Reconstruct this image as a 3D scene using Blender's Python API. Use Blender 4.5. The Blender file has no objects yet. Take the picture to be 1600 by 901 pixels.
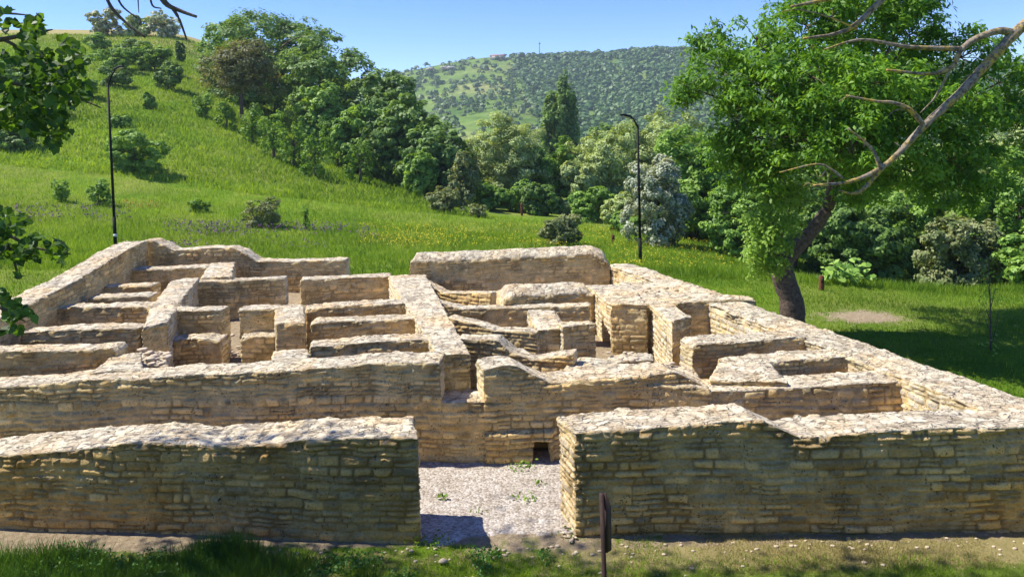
import bpy, math, random
import numpy as np
from mathutils import Matrix, Vector

random.seed(7)
RNG = np.random.default_rng(11)
S = bpy.context.scene
COL = S.collection

# ------------------------------------------------------------------ camera
CH = 7.0                      # lens height above the gravel court
FP = 1150.0                   # focal length in photo pixels (1600 wide)
CY = 275.0
PITCH = math.radians(3.0)
ROLL = 0.025
_R0 = np.array([1., 0, 0]); _U0 = np.array([0, math.sin(PITCH), math.cos(PITCH)])
_F = np.array([0, math.cos(PITCH), -math.sin(PITCH)])
_R = _R0*math.cos(ROLL) - _U0*math.sin(ROLL)
_U = _U0*math.cos(ROLL) + _R0*math.sin(ROLL)
cam = bpy.data.cameras.new('camera'); camo = bpy.data.objects.new('camera', cam)
COL.objects.link(camo); S.camera = camo
M4 = Matrix.Identity(4)
for i in range(3):
    M4[i][0] = _R[i]; M4[i][1] = _U[i]; M4[i][2] = -_F[i]
M4[2][3] = CH
camo.matrix_world = M4
cam.sensor_width = 36; cam.lens = FP/1600*36
cam.shift_y = (CY-450)/1600.0
cam.clip_start = 0.1; cam.clip_end = 6000

def ray(px, py):
    return _F + _R*((px-800)/FP) - _U*((py-CY)/FP)
def P(px, py, z):             # where a line of sight meets height z
    d = ray(px, py); t = (z-CH)/d[2]
    return np.array([d[0]*t, d[1]*t, z])
def Q(px, py, y):             # where it reaches distance y
    d = ray(px, py); t = y/d[1]
    return np.array([d[0]*t, y, CH+d[2]*t])

# ------------------------------------------------------------------ light
SUN_EL = math.radians(56); SH = np.array([1.0, -0.16]); SH /= np.linalg.norm(SH)  # shadows run right
w = bpy.data.worlds.new('World'); S.world = w; w.use_nodes = True
nt = w.node_tree
sky = nt.nodes.new('ShaderNodeTexSky'); sky.sky_type = 'NISHITA'; sky.sun_disc = False
sky.sun_elevation = SUN_EL
sdir = np.array([-SH[0], -SH[1]])                 # towards the sun
sky.sun_rotation = math.atan2(sdir[0], sdir[1])
sky.air_density = 1.0; sky.dust_density = 0.0; sky.ozone_density = 3.5; sky.altitude = 1500
bg = nt.nodes['Background']; bg.inputs[1].default_value = 0.125
hs = nt.nodes.new('ShaderNodeHueSaturation'); hs.inputs['Saturation'].default_value = 1.28; hs.inputs['Hue'].default_value = .52
nt.links.new(sky.outputs[0], hs.inputs['Color']); nt.links.new(hs.outputs[0], bg.inputs[0])
sl = bpy.data.lights.new('sun', 'SUN'); sl.energy = 4.15; sl.angle = math.radians(0.5)
sl.color = (1.0, 0.95, 0.86)
so = bpy.data.objects.new('sun', sl); COL.objects.link(so)
sv = Vector((sdir[0]*math.cos(SUN_EL), sdir[1]*math.cos(SUN_EL), math.sin(SUN_EL)))
so.rotation_euler = sv.to_track_quat('Z', 'Y').to_euler()
S.view_settings.view_transform = 'Standard'; S.view_settings.look = 'None'
S.view_settings.exposure = 0.92; S.view_settings.gamma = 1.0

# ------------------------------------------------------------------ noise
def _h(i, j, k, s=0):
    n = (i.astype(np.int64)*374761393 + j.astype(np.int64)*668265263 + k.astype(np.int64)*2147483647 + s*974634777) & 0xffffffff
    n = ((n ^ (n >> 13)) * 1274126177) & 0xffffffff
    n = ((n ^ (n >> 16)) * 2246822519) & 0xffffffff
    return ((n ^ (n >> 15)) & 0xffffff)/float(0xffffff)
def vnoise(x, y, z=0.0, s=0):
    x, y, z = np.broadcast_arrays(np.asarray(x, float), np.asarray(y, float), np.asarray(z, float))
    i = np.floor(x); j = np.floor(y); k = np.floor(z)
    fx = x-i; fy = y-j; fz = z-k
    fx = fx*fx*(3-2*fx); fy = fy*fy*(3-2*fy); fz = fz*fz*(3-2*fz)
    r = 0
    for a in (0, 1):
        for b in (0, 1):
            for c in (0, 1):
                wgt = (fx if a else 1-fx)*(fy if b else 1-fy)*(fz if c else 1-fz)
                r = r + wgt*_h(i+a, j+b, k+c, s)
    return r*2-1
def fbm(x, y, z=0.0, s=0, o=3):
    r = 0; a = 1.; t = 0
    for q in range(o):
        r = r + a*vnoise(np.asarray(x)*2**q, np.asarray(y)*2**q, np.asarray(z)*2**q, s+q*7); t += a; a *= .5
    return r/t
def sstep(a, b, x):
    t = np.clip((x-a)/(b-a), 0, 1); return t*t*(3-2*t)

# ------------------------------------------------------------------ terrain height
_ny = [-60, 0, 3, 6, 9, 11, 16.8, 20, 28, 34, 60]
_nz = [5.6, 5.3, 4.0, 1.9, .35, 0, 0, .35, .8, 1.1, 2.0]
_tp = np.array([-500, -200, 0, 150, 300, 450, 600, 750, 900, 1100, 1400, 2100.])
_td = np.array([30, 36, 45, 60, 80, 110, 150, 200.])
_ty = np.array([
 [400, 350, 290, 215, 140, 75, 40, 30],
 [410, 365, 305, 230, 150, 82, 48, 40],
 [430, 385, 330, 255, 170, 95, 50, 45],
 [440, 395, 345, 275, 180, 98, 48, 45],
 [447, 402, 352, 292, 205, 112, 50, 45],
 [450, 408, 360, 315, 255, 185, 125, 110],
 [453, 412, 368, 330, 290, 250, 215, 200],
 [455, 414, 374, 342, 318, 300, 290, 280],
 [458, 416, 378, 350, 332, 318, 310, 302],
 [475, 432, 392, 360, 338, 322, 312, 305],
 [515, 478, 436, 400, 372, 350, 330, 315],
 [590, 550, 500, 455, 415, 380, 350, 330.]])
_gp = np.linspace(-500, 2100, 131); _gd = np.exp(np.linspace(math.log(30), math.log(200), 61))
_g = np.zeros((131, 61))
for i_, p_ in enumerate(_gp):
    rowy = np.array([np.interp(p_, _tp, _ty[:, k]) for k in range(8)])
    yy = np.interp(np.log(_gd), np.log(_td), rowy)
    for k_, d_ in enumerate(_gd): _g[i_, k_] = Q(p_, yy[k_], d_)[2]
for _ in range(10):
    a = np.pad(_g, 1, mode='edge'); _g = (a[:-2, 1:-1]+a[2:, 1:-1]+a[1:-1, :-2]+a[1:-1, 2:]+2*a[1:-1, 1:-1])/6
def gz(x, y, detail=True):
    x = np.asarray(x, float); y = np.asarray(y, float)
    near = np.interp(y, _ny, _nz)
    near = near + 1.1*sstep(-14.5, -17, x)*sstep(12, 24, y) + .12*vnoise(x*.25, y*.25, 3.)*sstep(17, 22, y)
    near = near - 1.1*sstep(6, 20, x)*sstep(20, 34, y)
    # spoil heap at the foot of the front wall
    near = near + .22*np.exp(-((x+5.0)/.8)**2-((y-12.0)/.35)**2) + .16*np.exp(-((x+8.2)/1.2)**2-((y-12.1)/.35)**2)
    yc = np.clip(y, 30, 199.9)
    px = np.clip(800+FP*x/yc, -499, 2099)
    fi = (px+500)/20.0; fk = (np.log(yc)-math.log(30))/(math.log(200)-math.log(30))*60
    i = np.clip(np.floor(fi).astype(int), 0, 129); k = np.clip(np.floor(fk).astype(int), 0, 59)
    u = fi-i; v = fk-k
    far = _g[i, k]*(1-u)*(1-v)+_g[i+1, k]*u*(1-v)+_g[i, k+1]*(1-u)*v+_g[i+1, k+1]*u*v
    far = far + .25*vnoise(x*.12, y*.12, 9.)*sstep(34, 50, y) + .6*vnoise(x*.04, y*.04, 4.)*sstep(50, 90, y)
    far = far*(1-sstep(200, 500, y)) - 6*sstep(220, 500, y)
    b = sstep(31, 39, y)
    return near*(1-b)+far*b

# ------------------------------------------------------------------ objects
def tag(o, label=None, cat=None, group=None, kind=None):
    if label: o['label'] = label
    if cat: o['category'] = cat
    if group: o['group'] = group
    if kind: o['kind'] = kind
    return o
def empty(name, loc=(0, 0, 0)):
    o = bpy.data.objects.new(name, None); COL.objects.link(o); o.location = loc
    o.empty_display_size = .2
    return o
def mesh(name, V, F, mat, parent=None, col=None, smooth=False, matidx=None):
    """V (n,3); F (m,k) array or list of arrays; world coordinates, parent offset handled"""
    V = np.asarray(V, np.float32)
    Fs = F if isinstance(F, list) else [F]
    me = bpy.data.meshes.new(name)
    if parent is not None: V = V-np.array(parent.location, np.float32)
    me.vertices.add(len(V)); me.vertices.foreach_set('co', V.ravel())
    nl = sum(f.size for f in Fs); npoly = sum(len(f) for f in Fs)
    me.loops.add(nl); me.polygons.add(npoly)
    li = np.concatenate([f.ravel() for f in Fs]).astype(np.int32)
    ls = []; c = 0
    for f in Fs:
        ls.append(c+np.arange(len(f))*f.shape[1]); c += f.size
    me.loops.foreach_set('vertex_index', li)
    me.polygons.foreach_set('loop_start', np.concatenate(ls).astype(np.int32))
    if smooth: me.polygons.foreach_set('use_smooth', np.ones(npoly, bool))
    me.update(calc_edges=True)
    if col is not None:
        a = me.color_attributes.new('Col', 'FLOAT_COLOR', 'POINT')
        cc = np.ones((len(V), 4), np.float32); col = np.asarray(col, np.float32)
        if col.ndim == 1: col = col[:, None]
        cc[:, :3] = col
        a.data.foreach_set('color', cc.ravel())
    if isinstance(mat, (list, tuple)):
        for m_ in mat: me.materials.append(m_)
    else: me.materials.append(mat)
    o = bpy.data.objects.new(name, me); COL.objects.link(o)
    if parent is not None: o.parent = parent
    return o

# ------------------------------------------------------------------ materials
def newmat(name):
    m = bpy.data.materials.new(name); m.use_nodes = True
    t = m.node_tree; b = t.nodes['Principled BSDF']
    return m, t, b
def N(t, kind, **kw):
    n = t.nodes.new(kind)
    for k, v in kw.items():
        if k in n.inputs: n.inputs[k].default_value = v
        else: setattr(n, k, v)
    return n
def noise(t, vec, scale, detail=4, rough=.6):
    n = N(t, 'ShaderNodeTexNoise'); n.inputs['Scale'].default_value = scale
    n.inputs['Detail'].default_value = detail; n.inputs['Roughness'].default_value = rough
    t.links.new(vec, n.inputs['Vector']); return n.outputs['Fac']
def ramp(t, fac, stops):
    r = N(t, 'ShaderNodeValToRGB'); e = r.color_ramp.elements
    while len(e) < len(stops): e.new(.5)
    for i, (p, c) in enumerate(stops):
        e[i].position = p; e[i].color = (*c, 1) if len(c) == 3 else c
    t.links.new(fac, r.inputs[0]); return r.outputs[0]
def mix(t, fac, a, b, mode='MIX'):
    m = N(t, 'ShaderNodeMix', data_type='RGBA', blend_type=mode)
    for s_, v in ((m.inputs[0], fac), (m.inputs[6], a), (m.inputs[7], b)):
        if hasattr(v, 'links'): t.links.new(v, s_)
        elif isinstance(v, (int, float)): s_.default_value = v
        else: s_.default_value = (*v, 1)
    return m.outputs[2]
def bump(t, b, h, strength, dist):
    n = N(t, 'ShaderNodeBump'); n.inputs['Strength'].default_value = strength
    n.inputs['Distance'].default_value = dist
    t.links.new(h, n.inputs['Height']); t.links.new(n.outputs[0], b.inputs['Normal'])
def objvec(t): return N(t, 'ShaderNodeTexCoord').outputs['Object']
def geovec(t): return N(t, 'ShaderNodeNewGeometry').outputs['Position']

def stone_material():
    m, t, b = newmat('limestone_masonry')
    a = N(t, 'ShaderNodeVertexColor'); a.layer_name = 'Col'
    v = geovec(t)
    n1 = noise(t, v, 3.0, 6, .7); n2 = noise(t, v, 22, 5, .7); n3 = noise(t, v, 70, 3, .7)
    c = mix(t, 1.0, a.outputs[0], ramp(t, n1, [(.3, (.68, .66, .62)), (.55, (1, 1, 1)), (.75, (1.12, 1.08, 1.0))]), 'MULTIPLY')
    c = mix(t, 1.0, c, ramp(t, n2, [(.28, (.66, .62, .56)), (.5, (1, 1, 1)), (.75, (1.10, 1.10, 1.06))]), 'MULTIPLY')
    # broken dark cracks between the flat pieces on top, and pits in the limestone
    geo = N(t, 'ShaderNodeNewGeometry'); sx = N(t, 'ShaderNodeSeparateXYZ'); t.links.new(geo.outputs['Normal'], sx.inputs[0])
    up = ramp(t, sx.outputs[2], [(.45, (0, 0, 0)), (.75, (1, 1, 1))])
    mp = N(t, 'ShaderNodeMapping'); mp.inputs['Scale'].default_value = (3.6, 8.5, 5); mp.inputs['Rotation'].default_value = (0, 0, .1)
    wv = N(t, 'ShaderNodeTexNoise'); wv.inputs['Scale'].default_value = 2.5; wv.inputs['Detail'].default_value = 4; t.links.new(v, wv.inputs['Vector'])
    ds = N(t, 'ShaderNodeVectorMath', operation='MULTIPLY_ADD'); t.links.new(wv.outputs['Color'], ds.inputs[0]); ds.inputs[1].default_value = (.35, .35, .35); t.links.new(v, ds.inputs[2])
    t.links.new(ds.outputs[0], mp.inputs['Vector'])
    vo = N(t, 'ShaderNodeTexVoronoi', feature='DISTANCE_TO_EDGE'); vo.inputs['Scale'].default_value = 1; t.links.new(mp.outputs[0], vo.inputs['Vector'])
    line = ramp(t, vo.outputs['Distance'], [(.03, (1, 1, 1)), (.13, (0, 0, 0))])
    brk = ramp(t, noise(t, v, 4.5, 3, .6), [(.45, (0, 0, 0)), (.6, (1, 1, 1))])
    crk = mix(t, 1.0, mix(t, 1.0, line, brk, 'MULTIPLY'), up, 'MULTIPLY')
    c = mix(t, crk, c, (.29, .235, .16))
    pv_ = N(t, 'ShaderNodeTexVoronoi'); pv_.inputs['Scale'].default_value = 17; t.links.new(ds.outputs[0], pv_.inputs['Vector'])
    pit = ramp(t, pv_.outputs['Distance'], [(.16, (1, 1, 1)), (.30, (0, 0, 0))])
    pit = mix(t, 1.0, pit, ramp(t, noise(t, v, 2.1, 4, .7), [(.47, (0, 0, 0)), (.6, (1, 1, 1))]), 'MULTIPLY')
    c = mix(t, pit, c, mix(t, 1.0, c, (.30, .26, .22), 'MULTIPLY'))
    # warm and grey veils, patchy
    c = mix(t, 1.0, c, ramp(t, noise(t, v, .8, 5, .65), [(.35, (.92, .95, 1.0)), (.5, (1, 1, 1)), (.68, (1.08, .95, .78))]), 'MULTIPLY')
    t.links.new(c, b.inputs['Base Color'])
    b.inputs['Roughness'].default_value = .95
    b.inputs['Specular IOR Level'].default_value = .12
    def M(op, x, y):
        q = N(t, 'ShaderNodeMath', operation=op)
        for s_, k in ((q.inputs[0], x), (q.inputs[1], y)):
            if hasattr(k, 'links'): t.links.new(k, s_)
            else: s_.default_value = k
        return q.outputs[0]
    fac = N(t, 'ShaderNodeTexVoronoi'); fac.inputs['Scale'].default_value = 9; t.links.new(ds.outputs[0], fac.inputs['Vector'])
    sc = N(t, 'ShaderNodeSeparateColor'); t.links.new(fac.outputs['Color'], sc.inputs[0])
    hgt = M('ADD', M('ADD', n2, M('MULTIPLY', n3, .45)), M('MULTIPLY', sc.outputs[0], .2))
    hgt = M('SUBTRACT', hgt, M('MULTIPLY', crk, 1.3)); hgt = M('SUBTRACT', hgt, M('MULTIPLY', pit, .9))
    bump(t, b, hgt, 1.0, .026)
    return m
STONE = stone_material()

def leaf_material(name, dark, light, trans=.35, rough=.55, spec=.35, scale=1.2):
    m, t, b = newmat(name)
    a = N(t, 'ShaderNodeVertexColor'); a.layer_name = 'Col'
    sp = N(t, 'ShaderNodeSeparateColor'); t.links.new(a.outputs[0], sp.inputs[0])
    c = ramp(t, sp.outputs[0], [(0.0, dark), (1.0, light)])
    t.links.new(c, b.inputs['Base Color']); b.inputs['Roughness'].default_value = rough
    b.inputs['Specular IOR Level'].default_value = spec
    tr = N(t, 'ShaderNodeBsdfTranslucent')
    c2 = mix(t, 1.0, c, (1.5, 1.35, .55), 'MULTIPLY')
    t.links.new(c2, tr.inputs[0])
    ms = N(t, 'ShaderNodeMixShader'); ms.inputs[0].default_value = trans
    t.links.new(b.outputs[0], ms.inputs[1]); t.links.new(tr.outputs[0], ms.inputs[2])
    t.links.new(ms.outputs[0], t.nodes['Material Output'].inputs[0])
    return m
def plain(name, c, rough=.7, metal=0, spec=.3, nscale=None, amt=.3, bumpd=0):
    m, t, b = newmat(name); b.inputs['Roughness'].default_value = rough
    b.inputs['Metallic'].default_value = metal; b.inputs['Specular IOR Level'].default_value = spec
    b.inputs['Base Color'].default_value = (*c, 1)
    if nscale:
        n = noise(t, geovec(t), nscale, 5, .7)
        lo = tuple(x*(1-amt) for x in c); hi = tuple(x*(1+amt) for x in c)
        t.links.new(ramp(t, n, [(.3, lo), (.7, hi)]), b.inputs['Base Color'])
        if bumpd: bump(t, b, n, .8, bumpd)
    return m
L_DARK = leaf_material('leaf_deep_green', (.065, .14, .022), (.28, .44, .095))
L_MID = leaf_material('leaf_mid_green', (.09, .21, .022), (.37, .56, .095))
L_BRIGHT = leaf_material('leaf_bright_green', (.07, .17, .012), (.28, .45, .05), .4)
L_WILLOW = leaf_material('leaf_grey_green', (.22, .31, .085), (.58, .67, .28), .3)
L_SILVER = leaf_material('leaf_silver_blossom', (.10, .17, .05), (.74, .76, .62), .3)
L_OLIVE = leaf_material('leaf_olive_brown', (.09, .11, .03), (.30, .29, .10), .3)
L_PINK = leaf_material('leaf_bush_with_blossom', (.09, .15, .03), (.42, .44, .19), .3)
L_WALNUT = leaf_material('leaf_walnut', (.04, .13, .010), (.22, .42, .035), .42, .5, .3)
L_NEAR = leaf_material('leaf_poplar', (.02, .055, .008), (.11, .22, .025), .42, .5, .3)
GRASSM = leaf_material('grass_blade', (.085, .18, .010), (.31, .45, .045), .4, .6, .2)
GRASS_DRY = leaf_material('grass_blade_dry', (.10, .13, .02), (.55, .45, .20), .3, .7, .2)
YEL = plain('petal_yellow', (.75, .62, .03)); PUR = plain('petal_purple', (.20, .08, .20)); RED = plain('petal_orange', (.6, .2, .03))
BARK = plain('bark_dark', (.13, .095, .065), .95, nscale=9, amt=.6, bumpd=.06)
BARK_PALE = plain('bark_pale', (.22, .18, .13), .95, nscale=12, amt=.4, bumpd=.03)
METAL = plain('black_paint', (.009, .009, .010), .7, 0, .2)
RUST = plain('rusty_steel', (.13, .045, .022), .8, nscale=14, amt=.5, bumpd=.004)
SIGNM = plain('brown_weathered_board', (.045, .024, .017), .75, nscale=20, amt=.4, bumpd=.003)
# lichen-covered branch
LICHEN, t, b = newmat('bark_lichen')
v = geovec(t)
c = mix(t, ramp(t, noise(t, v, 5, 5, .7), [(.47, (0, 0, 0)), (.56, (1, 1, 1))]), (.30, .235, .16), (.46, .31, .05))
c = mix(t, ramp(t, noise(t, v, 30, 4, .7), [(.4, (1, 1, 1)), (.55, (0, 0, 0))]), c, (.10, .08, .055))
t.links.new(c, b.inputs['Base Color']); b.inputs['Roughness'].default_value = .9
bump(t, b, noise(t, v, 40, 4, .7), .8, .01)

# ------------------------------------------------------------------ ground
def ground_material():
    m, t, b = newmat('meadow_ground')
    a = N(t, 'ShaderNodeVertexColor'); a.layer_name = 'Col'
    sp = N(t, 'ShaderNodeSeparateColor'); t.links.new(a.outputs[0], sp.inputs[0])
    v = geovec(t)
    g1 = ramp(t, noise(t, v, .35, 6, .7), [(.3, (.085, .18, .014)), (.5, (.155, .26, .024)), (.7, (.26, .32, .05))])
    g2 = ramp(t, noise(t, v, 3.5, 5, .75), [(.3, (.6, .65, .6)), (.6, (1.15, 1.1, 1.0))])
    g = mix(t, 1.0, g1, g2, 'MULTIPLY')
    # paler drier bands on the hill
    g = mix(t, ramp(t, noise(t, v, .09, 4, .6), [(.45, (0, 0, 0)), (.65, (.7, .7, .7))]), g, (.27, .27, .075))
    dry = mix(t, noise(t, v, 6, 5, .7), (.24, .22, .07), (.50, .40, .19))
    soil = ramp(t, noise(t, v, 9, 6, .75), [(.3, (.26, .19, .11)), (.55, (.44, .345, .22)), (.8, (.60, .50, .35))])
    nr = noise(t, v, 2.2, 6, .75)
    def mask(ch, lo=.35, hi=.62):
        ad = N(t, 'ShaderNodeMath', operation='ADD'); t.links.new(ch, ad.inputs[0])
        s2 = N(t, 'ShaderNodeMath', operation='MULTIPLY_ADD'); t.links.new(nr, s2.inputs[0]); s2.inputs[1].default_value = 1.6; s2.inputs[2].default_value = -.8
        t.links.new(s2.outputs[0], ad.inputs[1])
        return ramp(t, ad.outputs[0], [(lo, (0, 0, 0)), (hi, (1, 1, 1))])
    c = mix(t, mask(sp.outputs[1]), g, dry)
    c = mix(t, mask(sp.outputs[0]), c, soil)
    t.links.new(c, b.inputs['Base Color']); b.inputs['Roughness'].default_value = 1.0
    b.inputs['Specular IOR Level'].default_value = .05
    bump(t, b, noise(t, v, 7, 6, .8), 1.0, .12)
    return m
GROUND = ground_material()
def axis(segs):
    out = [segs[0][0]]
    for a, b_, st in segs: out += list(np.linspace(a, b_, max(2, int(round((b_-a)/st))+1))[1:])
    return np.array(out)
gx = axis([(-1600, -400, 300), (-400, -120, 10), (-120, -40, 2), (-40, -18, .6), (-18, 18, .16), (18, 40, .5), (40, 120, 2), (120, 400, 10), (400, 2200, 300)])
gy = axis([(-280, -60, 40), (-60, 5, 2), (5, 14, .12), (14, 36, .3), (36, 70, .6), (70, 160, 1.5), (160, 500, 15), (500, 1600, 220)])
GX, GY = np.meshgrid(gx, gy); GZ = gz(GX, GY)
def soilmask(x, y):
    s = np.zeros_like(x)
    foot = sstep(11.9+.25*(x < -1), 12.25+.2*(x < -1), y)*sstep(13.6, 13.2, y)*(.62-.06*(x > 1))
    s = np.maximum(s, foot)
    s = np.maximum(s, .9*np.exp(-((x+5.0)/1.0)**2-((y-12.1)/.4)**2))
    s = np.maximum(s, .8*np.exp(-((x+8.2)/1.2)**2-((y-12.3)/.3)**2))
    rng_l = -3.6-.24*(y-16.7); rng_r = 9.3-.36*(y-14)
    s = np.maximum(s, ((y > 12.6) & (y < 30.5) & (x < 9.6-.36*(y-14)) & (x > -15.5)).astype(float))
    s = np.maximum(s, .85*np.exp(-((x-11.9)/1.7)**2-((y-24.8)/1.1)**2))
    s = np.maximum(s, .42*np.exp(-((x+17)/1.4)**2-((y-26)/6)**2))
    return s
def drymask(x, y):
    d = .95*sstep(11.2, 11.75, y)*sstep(13, 12, y)*sstep(-3, 3, x)
    d = np.maximum(d, .62*sstep(115, 145, y)*sstep(10, -20, x))
    d = np.maximum(d, .45*sstep(10.8, 11.6, y)*sstep(13, 12, y))
    e = (x-(9.6-.36*(y-14)))
    d = np.maximum(d, .75*np.exp(-((e-1.6)/1.6)**2)*sstep(18, 21, y)*sstep(27, 24, y))
    d = np.maximum(d, .3*np.exp(-((x+17)/3)**2)*sstep(14, 20, y)*sstep(34, 28, y))
    return d
n_y, n_x = GX.shape
idx = np.arange(n_x*n_y).reshape(n_y, n_x)
F = np.stack([idx[:-1, :-1], idx[:-1, 1:], idx[1:, 1:], idx[1:, :-1]], -1).reshape(-1, 4)
colr = np.stack([soilmask(GX, GY).ravel(), drymask(GX, GY).ravel(), np.zeros(GX.size)], -1)
Vg = np.stack([GX.ravel(), GY.ravel(), GZ.ravel()], -1)
g_ = mesh('ground', Vg, F, GROUND, col=colr, smooth=True); tag(g_, kind='structure')

# gravel court between the front wall and the long wall, and through the gateway
GRAVEL, t, b = newmat('gravel')
v = geovec(t)
vo = N(t, 'ShaderNodeTexVoronoi'); vo.inputs['Scale'].default_value = 24; t.links.new(v, vo.inputs['Vector'])
sp = N(t, 'ShaderNodeSeparateColor'); t.links.new(vo.outputs['Color'], sp.inputs[0])
c = ramp(t, sp.outputs[0], [(0, (.25, .21, .165)), (.45, (.40, .355, .30)), (1, (.58, .53, .46))])
c = mix(t, 1.0, c, ramp(t, noise(t, v, 2.5, 5, .7), [(.35, (.72, .68, .62)), (.65, (1.05, 1.05, 1.05))]), 'MULTIPLY')
t.links.new(c, b.inputs['Base Color']); b.inputs['Roughness'].default_value = .95
bump(t, b, vo.outputs['Distance'], .7, -.02)
ax = np.arange(-14, 10.5, .10); ay = np.arange(12.3, 16.2, .10)
X, Y = np.meshgrid(ax, ay)
# ragged outer lip in front of the gate
jag = .22*vnoise(X*1.3, 0, 5.)*(1-sstep(12.3, 13, Y))
Z = gz(X, Y)+.012+.006*vnoise(X*3, Y*3, 1.)-.06*(1-np.clip(sstep(13.9, 14.1, Y)+((X > -2.7) & (X < 1.15) & (Y > 12.55+.12*vnoise(X*1.7, 1., 2.))), 0, 1))
ii = np.arange(X.size).reshape(X.shape)
F = np.stack([ii[:-1, :-1], ii[:-1, 1:], ii[1:, 1:], ii[1:, :-1]], -1).reshape(-1, 4)
gr = mesh('gravel', np.stack([X.ravel(), (Y+jag).ravel(), Z.ravel()], -1), F, GRAVEL, smooth=True); tag(gr, kind='structure')

# ------------------------------------------------------------------ masonry
_ch = RNG.uniform(.075, .20, 400); _cb = np.concatenate([[0], np.cumsum(_ch)])
_sw = RNG.uniform(.14, .55, (400, 120)); _sb = np.concatenate([np.zeros((400, 1)), np.cumsum(_sw, 1)], 1)
def masonry(u, v, seed):
    """coursed rubble: returns relief (m), stone tone 0..1, mortar mask plus joint shade, second random"""
    v2 = v+.06*vnoise(u*.7, v*.3, seed*3.1)+.03*vnoise(u*3.0, v*2.5, seed*1.7)+30.
    r = np.searchsorted(_cb, v2)-1
    r = np.clip(r, 0, 398)
    vb = _cb[r]; vt = _cb[r+1]
    rr = (r*7+int(seed)*13) % 400
    u2 = (u+.03*vnoise(u*2.5, v*6, seed+5.)+200.0) % 30.0
    i = np.empty(u.shape, int)
    for k in np.unique(rr):
        mk = rr == k
        i[mk] = np.searchsorted(_sb[k], u2[mk])-1
    i = np.clip(i, 0, 118)
    ul = _sb[rr, i]; ur = _sb[rr, i+1]
    h1 = _h(rr, i, np.full_like(i, int(seed)), 1); h2 = _h(rr, i, np.full_like(i, int(seed)), 2); h3 = _h(rr, i, np.full_like(i, int(seed)), 3)
    # some stones are split in two thin ones
    mid = (vb+vt)/2; split = (h3 > .8) & ((vt-vb) > .13)
    up = v2 > mid
    vb = np.where(split & up, mid, vb); vt = np.where(split & ~up, mid, vt)
    h1 = np.where(split & up, (h1+.37) % 1, h1)
    dx = np.minimum(u2-ul, ur-u2); dy = np.minimum(v2-vb, vt-v2)
    e = dx*dy/np.sqrt(dx*dx+dy*dy+1e-9)
    joint = .013+.010*vnoise(u*5, v*5, seed+9.)
    st = sstep(joint, joint+.028, e)
    relief = st*(.014+.024*h2)-.010+.008*vnoise(u*9, v*14, seed+3.)+.005*vnoise(u*22, v*26, seed+4.)
    crev = sstep(joint*1.9, joint*.6, e)*sstep(-.15, .25, vnoise(u*1.7, v*2.5, seed+61.))  # crevice depth, and where joint shadow is painted later
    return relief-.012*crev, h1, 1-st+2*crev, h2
def rubble(u, v, seed, sx=.25, sy=.13):
    """flat pieces laid on a wall top"""
    a = u/sx; b_ = v/sy+.35*vnoise(u*2, v*2, seed*1.)
    ia = np.floor(a).astype(int); ib = np.floor(b_).astype(int)
    d1 = np.full(a.shape, 9.); d2 = np.full(a.shape, 9.); hh = np.zeros(a.shape); tx = np.zeros(a.shape); ty = np.zeros(a.shape)
    s_ = int(seed)
    for p in (-1, 0, 1):
        for q in (-1, 0, 1):
            ca = ia+p; cb = ib+q
            k = np.full_like(ca, s_)
            fx = ca+.15+.7*_h(ca, cb, k, 11); fy = cb+.15+.7*_h(ca, cb, k, 12)
            dd = np.hypot(a-fx, b_-fy)
            near = dd < d1
            d2 = np.where(near, d1, np.minimum(d2, dd))
            d1 = np.where(near, dd, d1); hh = np.where(near, _h(ca, cb, k, 13), hh)
            tx = np.where(near, a-fx, tx); ty = np.where(near, b_-fy, ty)
    e = d2-d1
    st = sstep(.03, .22, e)
    rel = st*(.008+.022*hh)+.007*vnoise(u*14, v*14, seed*1.)+(tx*(_h((hh*999).astype(int), ia*0, ia*0, 5)-.5)+ty*(hh-.3))*.022
    return rel, hh, 1-st

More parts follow.
